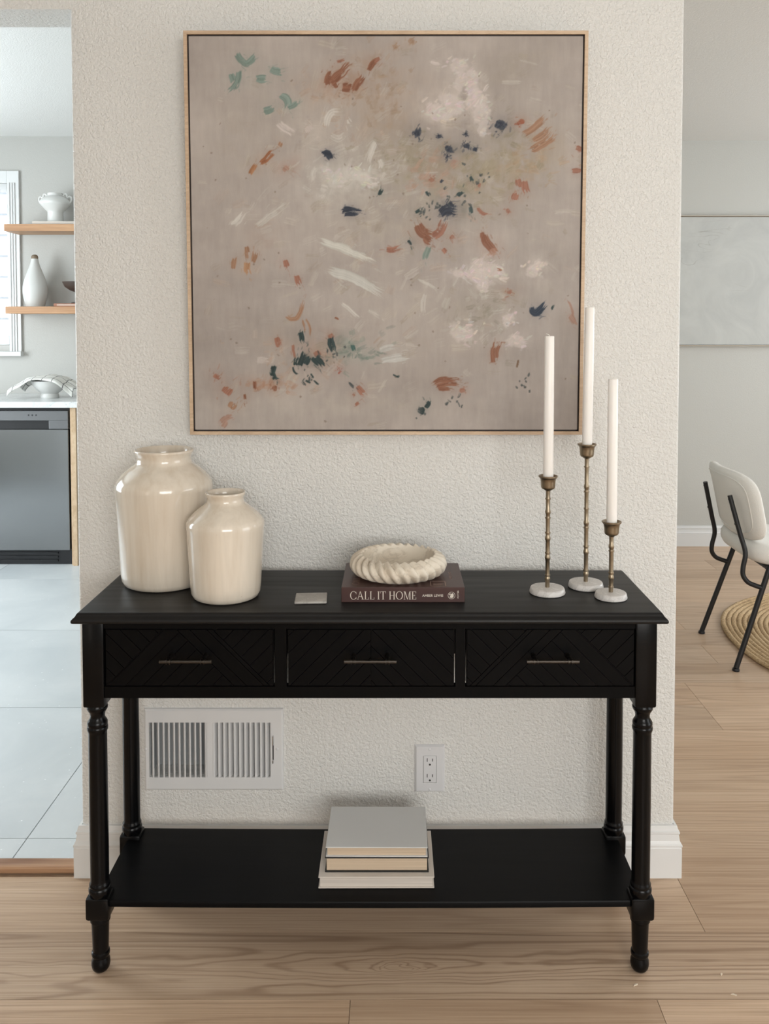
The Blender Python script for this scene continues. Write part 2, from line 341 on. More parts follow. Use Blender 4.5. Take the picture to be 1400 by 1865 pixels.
for k in range(-22, 18):
    y1 = -.0095+PW*k; y0 = y1-PW
    if k in rows: segs = rows[k]
    else:
        xs = [-2.8 if k < 1 else .6]; x = xs[0]+random.uniform(.4, 1.4)
        while x < 3.9: xs.append(round(x, 1)); x += 1.4
        xs.append(4.2); segs = list(zip(xs, xs[1:]))
    for i, (a, b) in enumerate(segs):
        plank(a, b, max(y0, -4.5), min(y1, 3.2), seeds.get((k, i), random.random()), random.uniform(.25, .75))
# kitchen tile floor
kf = struct(ob('floor', B((-4, .043, -.006), (-.62, KY, .007)), 'grout'))
tb = B((-.61+.0015, -.387+.0015, 0), (.61-.0015, .387-.0015, .004)); tme = bpy.data.meshes.new('tile'); tb.to_mesh(tme); tb.free(); tme.materials.append(M['tile'])
for j in range(5):
    yc = .1325+.774*j+.387
    for i in range(3):
        xc = -.9596-.61-1.22*i
        if xc-.6 < -4: continue
        t = bpy.data.objects.new('tile', tme); COL.objects.link(t); t.parent = kf; t.location = (xc, yc if j < 4 else yc, .0065)
def tile_cut(x0, x1, y0, y1): ob('tile', B((x0+.0015, y0+.0015, .0065), (x1-.0015, y1-.0015, .0105)), 'tile', kf)
tile_cut(-2.1796, -.9596, .043, .1325); tile_cut(-.9596, -.7665, .043, .1325); tile_cut(-3.4, -2.1796, .043, .1325)
for j in range(4): tile_cut(-.9596, -.722, .1325+.774*j, .1325+.774*(j+1))
th = bmesh.new(); prism(th, [(.004, 0), (.004, .011), (.007, .0145), (.012, .016), (.038, .016), (.043, .0135), (.043, 0)], -2.05, XL-.017, 'x')
o = struct(ob('trim_1', th, 'threshold')); o.color = (.3, .5, 0, 1)
# baseboards
prof = [(0, .126), (.006, .126), (.0075, .120), (.009, .1145), (.0115, .1125), (.0115, .108), (.0095, .106), (.0105, .099), (.0115, .091), (.0145, .085), (.0165, .082), (.0165, .078), (.0145, .0765), (.0155, .074), (.0155, 0), (0, 0)]
def baseboard(name, paths, mat):
    V, F = [], []; n = len(prof); npth = len(paths(0))
    for d, z in prof:
        for x, y in paths(d): V.append((x, y, z))
    for i in range(n):
        for k in range(npth-1):
            a, b = i*npth+k, ((i+1) % n)*npth+k; F.append((a, a+1, b+1, b))
    F.append([i*npth for i in range(n)]); F.append([i*npth+npth-1 for i in range(n)][::-1])
    o = pyo(name, V, F, mat); b = bmesh.new(); b.from_mesh(o.data); bmesh.ops.recalc_face_normals(b, faces=b.faces[:]); b.to_mesh(o.data); b.free(); return struct(o)
baseboard('baseboard_front', lambda d: [(XL-d, .04 if False else .044), (XL-d, -d), (XR+d, -d), (XR+d, WT)], 'trim')
baseboard('baseboard_back', lambda d: [(.6, 3.2-d*1.0), (4.2, 3.2-d)], 'trimwhite')
# kitchen window
wr = struct(empty('window_1', ((WX0+WX1)/2, KY, WZ0)))
def wchild(name, bm, mat):
    o = ob(name, bm, mat); o.parent = wr; o.matrix_parent_inverse = Matrix.Translation(-wr.location); return o
cw = .068
def casing(x0, x1, z0, z1):
    b = bmesh.new(); box(b, (x0, KY-.016, z0), (x1, KY, z1), .002); return b
b = casing(WX1-.006, WX1+cw, 1.2005, 2.3238)
for k in range(3): box(b, (WX1+.004+k*.016, KY-.022, 1.2005), (WX1+.012+k*.016, KY-.016, 2.25), .001)
wchild('casing', b, 'trimwhite'); wchild('casing', casing(WX0-cw, WX0+.006, 1.2005, 2.3238), 'trimwhite'); wchild('casing', casing(WX0, WX1-.006, 2.25, 2.3238), 'trimwhite')
wchild('window_sill', B((WX0-cw-.01, KY-.045, 1.172), (WX1+cw+.008, KY+.05, 1.2005), .003), 'trimwhite')
b = bmesh.new()
for a, c in (((WX1-.03, KY+.03, WZ0), (WX1, KY+.07, WZ1)), ((WX0, KY+.03, WZ0), (WX0+.03, KY+.07, WZ1)), ((WX0, KY+.03, WZ0), (WX1, KY+.07, WZ0+.06)), ((WX0, KY+.03, WZ1-.05), (WX1, KY+.07, WZ1)), ((-2.98, KY+.03, WZ0), (-2.94, KY+.07, WZ1))): box(b, a, c, .003)
wchild('sash', b, 'trimwhite')
wchild('pane', B((WX0+.03, KY+.048, WZ0+.06), (-2.98, KY+.052, WZ1-.05)), 'glass'); wchild('pane', B((-2.94, KY+.048, WZ0+.06), (WX1-.03, KY+.052, WZ1-.05)), 'glass')
# neighbouring clapboard wall outside the window
sd = tag(empty('clapboard_siding', (-3.4, 5.4, 0)), 'sunlit white clapboard siding seen outside the kitchen window', 'siding')
sm = bmesh.new(); prism(sm, [(-.018, .0), (-.004, .185), (.02, .185), (.02, 0)], -2, 2, 'x'); sme = bpy.data.meshes.new('board'); sm.to_mesh(sme); sm.free(); sme.materials.append(M['siding'])
for k in range(16):
    o = bpy.data.objects.new('board', sme); COL.objects.link(o); o.parent = sd; o.location = (0, 0, .18*k)
struct(ob('ground', B((-12, 3.46, -.3), (6, 9, -.2)), 'siding'))

# ------------------------------------------------------------------ console table
TX, TZ = -.0505, .77
ct = tag(empty('console_table', (TX, -.2, 0)), 'black painted console table with three chevron drawers, turned legs and low shelf', 'console table')
def cb(name, bm, mat='black', parent=None, smooth=None, loc=None):
    o = ob(name, bm, mat, smooth=smooth)
    if loc: o.location = loc
    else: o.location = (0, 0, 0)
    p = parent or ct
    o.parent = p
    o.matrix_parent_inverse = Matrix.Translation(-Vector((TX, -.2, 0)))
    return o
def ringstack(levels):
    b = bmesh.new(); prev = None
    for x0, x1, y0, y1, z in levels:
        r = [b.verts.new(p) for p in ((x0, y0, z), (x1, y0, z), (x1, y1, z), (x0, y1, z))]
        if prev:
            for i in range(4): b.faces.new((prev[i], prev[(i+1) % 4], r[(i+1) % 4], r[i]))
        else: b.faces.new(r[::-1])
        prev = r
    b.faces.new(prev); return b
def lv(d, z): return (-.6485+d, .5495-d, -.3625+d, -.047-d*.2, z)
cb('tabletop', ringstack([lv(.007, .7485), lv(.003, .7492), lv(.0006, .7512), lv(0, .754), lv(.0006, .7568), lv(.003, .7595), lv(.006, .7615), lv(.0075, .7645), lv(.0095, .768), lv(.012, .7695), lv(.0145, .77)]), 'blacktop', smooth=40)
LX = .5640; FY, RY = -.312, -.092
legprof = [(.0, 0), (.010, 0), (.0145, .002), (.0178, .007), (.0192, .014), (.0188, .022), (.0165, .028), (.0160, .030), (.0180, .033), (.0188, .037), (.0182, .041), (.0162, .043), (.0163, .050), (.0178, .100), (.0180, .105), (.0205, .108), (.0208, .113), (.0200, .118), (.0195, .124)]
lowtop = [(.0195, .158), (.0215, .165), (.0222, .169), (.0228, .174), (.0225, .178), (.0205, .181), (.0212, .184), (.0212, .187), (.0192, .190), (.0188, .196), (.0190, .35), (.0185, .505), (.0190, .509), (.0205, .512), (.0210, .516), (.0205, .5195), (.0195, .521), (.0203, .524), (.0203, .528), (.0185, .532), (.0152, .537), (.0146, .543), (.0160, .549), (.0185, .553), (.0208, .557), (.0212, .561), (.0195, .564), (.0195, .575)]
for sx in (-1, 1):
    for yy in (FY, RY):
        b = bmesh.new(); lathe(b, legprof, 32)
        box(b, (-.0245, -.0225, .117), (.0245, .0225, .165), .006, 2); lathe(b, lowtop, 32)
        box(b, (-.0222, -.023, .566), (.0222, .023, .7485), .004, 2)
        cb('leg', b, 'blackleg', smooth=35, loc=(TX+sx*LX, yy, 0))
x0, x1 = TX-LX+.0222, TX+LX-.0222
dr = [(-.5911, -.2454), (-.2190, .1235), (.1460, .4910)]
DZ0, DZ1, YF = .6096, .7299, -.3315
b = bmesh.new()
box(b, (x0, YF, DZ1), (x1, YF+.02, .7485)); box(b, (x0, YF, .5857), (x1, YF+.02, DZ0))
g = .0012
for a, c in ((x0, dr[0][0]-g), (dr[0][1]+g, dr[1][0]-g), (dr[1][1]+g, dr[2][0]-g), (dr[2][1]+g, x1)):
    if c-a > .0005: box(b, (a, YF, DZ0), (c, YF+.02, DZ1))
cb('front_frame', b)
cb('side_panel', B((TX-LX-.012, FY+.023, .5857), (TX-LX+.006, RY-.023, .7485))); cb('side_panel', B((TX+LX-.006, FY+.023, .5857), (TX+LX+.012, RY-.023, .7485)))
cb('back_panel', B((x0, RY+.002, .5857), (x1, RY+.018, .7485)))
def clip(poly, a, b, c):
    out = []
    for i in range(len(poly)):
        p, q = poly[i], poly[(i+1) % len(poly)]; dp, dq = a*p[0]+b*p[1]-c, a*q[0]+b*q[1]-c
        if dp <= 0: out.append(p)
        if (dp < 0 < dq) or (dq < 0 < dp):
            t = dp/(dp-dq); out.append((p[0]+(q[0]-p[0])*t, p[1]+(q[1]-p[1])*t))
    return out
def area2(p): return abs(sum(p[i][0]*p[(i+1) % len(p)][1]-p[(i+1) % len(p)][0]*p[i][1] for i in range(len(p))))/2
def shrink(p, d):
    n = len(p); cxy = (sum(q[0] for q in p)/n, sum(q[1] for q in p)/n); out = p
    for i in range(n):
        e = (p[(i+1) % n][0]-p[i][0], p[(i+1) % n][1]-p[i][1]); L = math.hypot(*e)
        if L < 1e-6: continue
        nx, ny = e[1]/L, -e[0]/L
        if nx*(cxy[0]-p[i][0])+ny*(cxy[1]-p[i][1]) > 0: nx, ny = -nx, -ny
        out = clip(out, nx, ny, nx*p[i][0]+ny*p[i][1]-d)
        if len(out) < 3: return []
    return out
def boards(Wd, Hd, kind):
    R = [(0, 0), (Wd, 0), (Wd, Hd), (0, Hd)]; regs = []
    if kind in 'LR':
        a1, a2 = .262, .335
        regs = [([(-1, 1, 0, 1)], 'a'), ([(1, -1, 0), (1, 1, a1)], 'b'), ([(-1, -1, -a1), (1, 1, a2)], 'a'), ([(-1, -1, -a2)], 'b')]
        regs[0] = ([(1, -1, 0)], 'a'); regs[1] = ([(-1, 1, 0), (1, 1, a1)], 'b')
    else:
        regs = [([(1, 0, Wd/2)], 'b'), ([(-1, 0, -Wd/2)], 'a')]
    st = .0355; out = []
    for cons, k in regs:
        base = R
        for c in cons: base = clip(base, *c)
        if len(base) < 3: continue
        lo = -.6
        while lo < .8:
            if k == 'a': p = clip(clip(base, 1, 1, lo+st), -1, -1, -lo)
            else: p = clip(clip(base, 1, -1, lo+st), -1, 1, -lo)
            if len(p) >= 3 and area2(p) > 1.5e-5: out.append(p)
            lo += st
    if kind == 'R': out = [[(Wd-u, v) for u, v in p][::-1] for p in out]
    return out
hb = bmesh.new()
tube(hb, [(-.0525, 0, 0), (-.0365, 0, 0)], .0042); tube(hb, [(.0365, 0, 0), (.0525, 0, 0)], .0042); tube(hb, [(-.0365, 0, 0), (.0365, 0, 0)], .0036)
for sx in (-1, 1):
    for dx in (-.0035, .0035): tube(hb, [(sx*.0345+dx-.0011, 0, 0), (sx*.0345+dx+.0011, 0, 0)], .0056)
    tube(hb, spline([(sx*.0345, 0, 0), (sx*.0345, .008, .0015), (sx*.0345, .018, .002), (sx*.0345, .03, .002)], 4), [.0036]*5+[.0042]*4+[.0055]*4)
bmesh.ops.recalc_face_normals(hb, faces=hb.faces[:]); hme = bpy.data.meshes.new('handle'); hb.to_mesh(hme); hb.free(); hme.materials.append(M['pull'])
hme.polygons.foreach_set('use_smooth', [True]*len(hme.polygons)); hme.set_sharp_from_angle(angle=.7)
for i, ((a, c), kd) in enumerate(zip(dr, 'LCR')):
    D = cb('drawer', B((a+g, YF+.004, DZ0+g), (c-g, -.12, DZ1-g)))
    for p in boards(c-a-2*g-.0016, DZ1-DZ0-2*g-.0016, kd):
        p = shrink(p, .0006)
        if len(p) < 3: continue
        bb = bmesh.new(); prism(bb, [(a+g+.0008+u, DZ0+g+.0008+v) for u, v in p], YF+.0042, YF-.0005, 'y')
        q = ob('board', bb, 'black'); q.parent = D
    h = bpy.data.objects.new('handle', hme); COL.objects.link(h); h.parent = D; h.location = ((a+c)/2-.0005, YF-.031, .6737)
# low shelf with a slight sag
b = bmesh.new(); NS = 24; prev = None
sx0, sx1 = TX-LX-.005, TX+LX+.005
for i in range(NS+1):
    t = i/NS; x = sx0+(sx1-sx0)*t; s = -.003*(1-(2*t-1)**2)
    r = [b.verts.new((x, y, z+s)) for y, z in ((-.325, .1435), (-.325, .154), (-.3235, .156), (-.066, .156), (-.066, .142), (-.3235, .142))]
    if prev:
        for k in range(6): b.faces.new((prev[k], prev[(k+1) % 6], r[(k+1) % 6], r[k]))
    else: b.faces.new(r)
    prev = r
b.faces.new(prev[::-1]); cb('shelf', b, 'black', smooth=40)
SZ = .1535   # shelf top at the middle

# ------------------------------------------------------------------ framed painting
PWd, PHt = .9255, .931
def vnoise(n, cells, octs=4, seed=0, aspect=(1, 1)):
    r = np.random.default_rng(seed); out = np.zeros((n, n)); amp = 1; tot = 0
    for k in range(octs):
        cy, cx = max(2, int(cells*aspect[0]*2**k)), max(2, int(cells*aspect[1]*2**k))
        gq = r.random((cy+2, cx+2)); yy = np.linspace(0, cy, n); xx = np.linspace(0, cx, n)
        y0 = np.minimum(yy.astype(int), cy-1); x0q = np.minimum(xx.astype(int), cx-1); fy = (yy-y0)[:, None]; fx = (xx-x0q)[None]
        fy = fy*fy*(3-2*fy); fx = fx*fx*(3-2*fx)
        v = (gq[y0][:, x0q]*(1-fy)*(1-fx)+gq[y0][:, x0q+1]*(1-fy)*fx+gq[y0+1][:, x0q]*fy*(1-fx)+gq[y0+1][:, x0q+1]*fy*fx)
        out += amp*v; tot += amp; amp *= .55
    return out/tot
NP = 700
# the design is laid out on a 720 x 720 sheet; points below are in sheet units offset by (342, 66)
PAI = np.zeros((NP, NP, 3)); YY, XX = np.mgrid[0:NP, 0:NP]; SX = XX/(NP-1)*720+342; SY = YY/(NP-1)*720+66
c8 = lambda *c: np.array(c, float)
n1 = vnoise(NP, 4, 5, 1); n2 = vnoise(NP, 9, 5, 2); n3 = vnoise(NP, 40, 4, 3); n4 = vnoise(NP, 6, 5, 4, (3, .6)); dry = vnoise(NP, 90, 3, 5); dryh = vnoise(NP, 60, 3, 6, (.35, 2.2))
wx = (vnoise(NP, 30, 3, 8)-.5); wy = (vnoise(NP, 30, 3, 9)-.5)
PAI[:] = c8(176, 166, 159)+((n1-.5)*34)[..., None]*c8(1, .98, .92)+((n2-.5)*18)[..., None]+((n4-.5)*14)[..., None]
def blob(x, y, rx, ry, col, al, ang=0, tex=None, thr=None):
    a = math.radians(ang); dx, dy = SX-x, SY-y; u = dx*math.cos(a)+dy*math.sin(a); v = -dx*math.sin(a)+dy*math.cos(a)
    k = np.exp(-((u/rx)**2+(v/ry)**2))
    if thr is not None: k = np.clip((k*(.35+1.3*n3)*(.6+.8*dry)-thr)/.22, 0, 1)
    elif tex is not None: k = k*np.clip(tex*1.6-.2, 0, 1.2)
    k = np.clip(k*al, 0, 1)[..., None]; PAI[:] = PAI*(1-k)+c8(*col)*k
def stroke(pts, w, col, al=.95, dr=.35, seed=0, taper=.75, halo=True):
    w = w*1.30 if halo else w
    pts = [tuple(q[:2]) for q in pts]; q0, q1, q2, q3 = np.array(pts[0]), np.array(pts[1]), np.array(pts[-2]), np.array(pts[-1]); ex = .10 if halo else 0
    pts[0] = tuple(q0+(q0-q1)*ex); pts[-1] = tuple(q3+(q3-q2)*ex*2.2)
    P = np.array([tuple(p) for p in spline([(q[0], q[1], 0) for q in pts], 6)])[:, :2] if len(pts) > 2 else np.array(pts, float)
    m = w*1.6+6; lo = P.min(0)-m; hi = P.max(0)+m
    ix = slice(max(0, int((lo[0]-342)/720*NP)), min(NP, int((hi[0]-342)/720*NP)+1)); iy = slice(max(0, int((lo[1]-66)/720*NP)), min(NP, int((hi[1]-66)/720*NP)+1))
    if ix.stop <= ix.start or iy.stop <= iy.start: return
    sx = SX[iy, ix]+wx[iy, ix]*7; sy = SY[iy, ix]+wy[iy, ix]*7
    best = np.full(sx.shape, 1e9); T = np.zeros(sx.shape); SG = np.zeros(sx.shape); tot = np.sum(np.hypot(*(P[1:]-P[:-1]).T)); acc = 0
    for p, q in zip(P[:-1], P[1:]):
        d = q-p; L = np.hypot(*d)+1e-9; t = np.clip(((sx-p[0])*d[0]+(sy-p[1])*d[1])/L**2, 0, 1)
        ex, ey = sx-p[0]-t*d[0], sy-p[1]-t*d[1]; dd = np.hypot(ex, ey); mk = dd < best
        best[mk] = dd[mk]; T[mk] = ((acc+t*L)/tot)[mk]; SG[mk] = ((ex*d[1]-ey*d[0])/L)[mk]; acc += L
    wid = w/2*(1-(1-taper)*np.abs(2*T-1)**2)
    edge = np.clip((wid-best)/1.6+.5, 0, 1)
    r = np.random.default_rng(int(pts[0][0]*13+pts[0][1])); nb = max(6, int(w*1.3)); gx = np.linspace(-w*.75, w*.75, nb)
    bris = np.interp(SG, gx, r.random(nb)); st = np.interp(SG, gx, r.random(nb)**2*.10); en = np.interp(SG, gx, 1-r.random(nb)**1.5*.34)
    edge = edge*np.clip((T-st)/.06+.3, 0, 1)*np.clip((en-T)/.10+.2, 0, 1)
    streak = np.clip((bris+.9*dry[iy, ix]-dr*(.45+1.7*T))*4, 0, 1)
    k = np.clip(edge*streak*al, 0, 1)[..., None]; sh = ((bris-.5)*34)[..., None]
    PAI[iy, ix] = PAI[iy, ix]*(1-k)+(c8(*col)+sh)*k
    if w > 5 and halo:
        rr = random.Random(int(pts[0][0]*3+pts[0][1]*7)); d = P[-1]-P[0]; ba = math.atan2(d[1], d[0])
        for q in range(int(3+w*.4)):
            px, py = P[rr.randrange(len(P))]; px += rr.gauss(0, w*.55); py += rr.gauss(0, w*.55); a = ba+rr.gauss(0, .3); L = rr.uniform(4, 6+w*.9)
            stroke([(px, py), (px+L*math.cos(a), py+L*math.sin(a))], rr.uniform(.9, 2.0), col, al*rr.uniform(.25, .6), .5, halo=False)
        blob(P.mean(0)[0], P.mean(0)[1], w*1.3+4, w*1.1+3, col, .13, 0, n3)
def splat(x, y, r, col, n=26, ws=3.0, seed=0, al=.9, ang=None):
    rr = random.Random(seed*7+int(x)); blob(x, y, r*.7, r*.6, col, al*.8, 0, None, .5); blob(x, y, r*1.6, r*1.3, col, .20, 0, n3)
    a0 = rr.uniform(0, PI) if ang is None else math.radians(ang); ca, sa = math.cos(a0), math.sin(a0)
    for i in range(int(n*(.5+r/22))):
        u, v = rr.gauss(0, r*.42), rr.gauss(0, r*.50); px, py = x+u*ca-v*sa, y+u*sa+v*ca
        a = a0+rr.gauss(0, .35); L = rr.uniform(.25, .8)*r; far = math.hypot(u, v)/r
        stroke([(px-L/2*math.cos(a), py-L/2*math.sin(a)), (px+L/2*math.cos(a), py+L/2*math.sin(a))], ws*rr.uniform(.5, 1.3), col, al*max(.25, 1-far*.6), .5, halo=False)
TEAL, RUST, RUST2, TAN, NAVY, GRN, WHT, BLSH, OLV, PINK = (126, 144, 135), (134, 86, 62), (154, 104, 84), (160, 122, 96), (36, 43, 58), (32, 52, 52), (204, 199, 191), (206, 195, 189), (150, 140, 118), (172, 138, 122)
# washes
for a in ((880, 310, 110, 62, OLV, 1.0, -25), (740, 290, 80, 50, OLV, .95, 0), (700, 215, 60, 40, (162, 142, 122), .8, 20), (960, 290, 60, 30, (170, 152, 130), .8, -30), (650, 130, 60, 30, (168, 148, 134), .6, -20), (470, 430, 40, 30, (168, 150, 138), .6, 0), (700, 150, 90, 50, (166, 146, 130), .7, 20), (920, 130, 90, 40, (158, 148, 136), .7, -25), (600, 200, 80, 60, (182, 168, 154), .5, 0),
          (630, 320, 80, 60, (196, 190, 182), .9, 0), (700, 400, 90, 40, (184, 174, 160), .6, 0), (820, 200, 80, 50, (190, 178, 168), .8, 10), (560, 240, 50, 40, (192, 182, 172), .7, 0), (500, 620, 60, 40, (168, 156, 144), .5, 0), (880, 560, 70, 45, (156, 148, 134), .8, -20), (820, 640, 120, 60, (164, 152, 142), .5, -10),
          (520, 300, 24, 16, PINK, .5, -40), (590, 160, 50, 25, (178, 150, 130), .4, 0), (430, 250, 60, 90, (168, 157, 145), .5, 30), (990, 620, 70, 90, (172, 163, 157), .6, 0), (1000, 480, 60, 120, (178, 169, 160), .5, 0), (760, 560, 120, 60, (182, 172, 162), .5, 15),
          (620, 740, 220, 25, (184, 175, 164), .5, 0), (930, 300, 50, 24, (176, 160, 138), .7, -30), (800, 300, 40, 26, PINK, .3, 0), (570, 640, 40, 40, (182, 150, 132), .5, 0), (625, 632, 22, 22, (112, 130, 118), .75, 0), (664, 650, 9, 12, (110, 134, 124), .7, 20), (480, 700, 50, 18, (172, 138, 116), .5, 0), (690, 650, 60, 20, (184, 178, 170), .6, 0)):
    blob(a[0], a[1], a[2], a[3], a[4], a[5], a[6], n3)
for i in range(420):
    rr = random.Random(i*17+3); px, py = rr.gauss(720, 190), rr.gauss(380, 190); a = rr.uniform(-1.3, .3)+(.4 if px > 800 else 0); L = rr.uniform(12, 46)
    cc = rr.choice(((190, 181, 171), (166, 154, 142), (186, 176, 162), (160, 149, 132), (178, 160, 146), (194, 186, 178))); stroke([(px, py), (px+L*math.cos(a), py+L*math.sin(a))], rr.uniform(5, 18), cc, rr.uniform(.16, .45), .5, halo=False)
for cx_, cy_, sx_, sy_, cols, nn in ((890, 310, 70, 36, ((146, 136, 112), (160, 149, 126), (152, 140, 116)), 90), (735, 290, 45, 30, ((148, 139, 118), (158, 148, 128)), 50), (695, 160, 40, 55, ((160, 136, 114), (170, 150, 132), (150, 130, 110)), 60), (880, 570, 50, 34, ((142, 136, 122), (152, 144, 130), (190, 186, 178)), 80), (620, 320, 60, 40, ((196, 191, 183), (186, 180, 170)), 60), (530, 660, 70, 40, ((176, 152, 134), (186, 170, 158)), 40),
                                      (900, 200, 90, 30, ((166, 156, 144), (160, 150, 138)), 40), (600, 180, 60, 40, ((182, 160, 142), (170, 148, 130)), 50), (960, 300, 40, 26, ((176, 150, 124), (164, 140, 112)), 40), (640, 640, 30, 24, ((104, 124, 114), (126, 140, 128), (92, 112, 104)), 34), (480, 700, 36, 16, ((168, 128, 104), (178, 146, 124)), 30), (800, 310, 36, 40, ((182, 142, 122), (168, 140, 122)), 40)):
    rr = random.Random(int(cx_*3+cy_))
    for q in range(nn):
        px, py = rr.gauss(cx_, sx_*.75), rr.gauss(cy_, sy_*.75); a = rr.gauss(-.5, .7); L = rr.uniform(8, 30)
        stroke([(px, py), (px+L*math.cos(a), py+L*math.sin(a))], rr.uniform(4, 13), rr.choice(cols), rr.uniform(.15, .5), .5, halo=False)
# pale clouds
def cloud(x, y, rx, ry, col):
    rr = random.Random(int(x*5+y)); blob(x, y, rx*1.3, ry*1.3, col, .45, 0, n3)
    blob(x, y, rx, ry, col, .7, 20, None, .42)
    for q in range(int(6+rx*ry/22)):
        px, py = x+rr.gauss(0, rx*.5), y+rr.gauss(0, ry*.5); a = rr.uniform(-1.2, .6); L = rr.uniform(4, 5+rx*.5); cc = tuple(v+rr.uniform(-8, 12) for v in col)
        stroke([(px, py), (px+L*math.cos(a), py+L*math.sin(a))], rr.uniform(2.5, 6), cc, rr.uniform(.3, .85), .4, halo=False)
for a in ((835, 118, 20, 18), (848, 150, 26, 24), (866, 178, 26, 20), (878, 205, 18, 22), (880, 232, 10, 22), (820, 190, 34, 22), (862, 135, 16, 8), (800, 200, 30, 20)): cloud(*a, BLSH)
for a in ((880, 482, 22, 16), (838, 494, 20, 9), (868, 500, 40, 12), (882, 518, 12, 14), (905, 488, 20, 12), (975, 492, 16, 16), (985, 480, 10, 14), (945, 620, 22, 13), (930, 580, 16, 16), (845, 600, 30, 22)): cloud(*a, BLSH)
for a in ((612, 318, 20, 12), (640, 310, 22, 14), (605, 330, 14, 10), (668, 330, 18, 12), (655, 318, 26, 10), (590, 305, 12, 8)): cloud(*a, WHT)
for p, w, c, al in ((((683, 257), (674, 275), (668, 292)), 9, WHT, .85), (((690, 288), (694, 296), (690, 304)), 9, WHT, .8), (((504, 222), (514, 230), (530, 240)), 10, BLSH, .85), (((558, 228), (564, 236)), 12, BLSH, .6), (((592, 226), (594, 210), (604, 200), (618, 200)), 9, WHT, .8), (((600, 244), (614, 250), (624, 242)), 9, WHT, .6), (((632, 215), (636, 222)), 7, WHT, .8),
        (((574, 300), (567, 312), (567, 325)), 7, WHT, .85), (((582, 338), (592, 342)), 12, WHT, .7), (((586, 352), (580, 356)), 6, WHT, .6), (((785, 111), (800, 113)), 7, BLSH, .8), (((420, 407), (428, 396), (438, 382)), 8, WHT, .85), (((465, 407), (488, 388), (516, 369)), 9, WHT, .8),
        (((584, 436), (630, 450), (676, 471)), 12, (204, 203, 194), .85), (((598, 489), (645, 506), (692, 532)), 14, (200, 199, 192), .85), (((618, 551), (632, 562), (648, 574)), 5, WHT, .9), (((668, 563), (680, 568), (692, 576)), 5, WHT, .6), (((762, 507), (780, 515), (800, 526)), 4, WHT, .8), (((774, 534), (771, 548), (773, 565)), 7, WHT, .7),
        (((690, 637), (702, 633), (718, 630)), 8, (196, 195, 190), .8), (((695, 657), (715, 652), (742, 648)), 11, (200, 199, 194), .85), (((462, 655), (480, 655)), 8, BLSH, .5), (((700, 312), (690, 322)), 6, WHT, .5), (((640, 270), (650, 262)), 5, WHT, .5)): stroke(p, w, c, al, .3)
# sage marks
for p, w in ((((430, 96), (437, 107), (446, 114), (456, 112)), 10), (((448, 113), (458, 107), (465, 100)), 8), (((418, 132), (421, 142), (424, 148)), 9), (((433, 128), (432, 142), (426, 153), (416, 163)), 9), (((464, 142), (476, 141), (486, 140)), 12), (((492, 122), (500, 127), (510, 129)), 10), (((508, 171), (518, 176), (523, 186), (522, 196)), 11), (((524, 194), (531, 190), (538, 182)), 8), (((477, 200), (487, 197), (495, 194)), 10), (((780, 445), (776, 458), (773, 470)), 9)): stroke(p, w, TEAL, .92, .2)
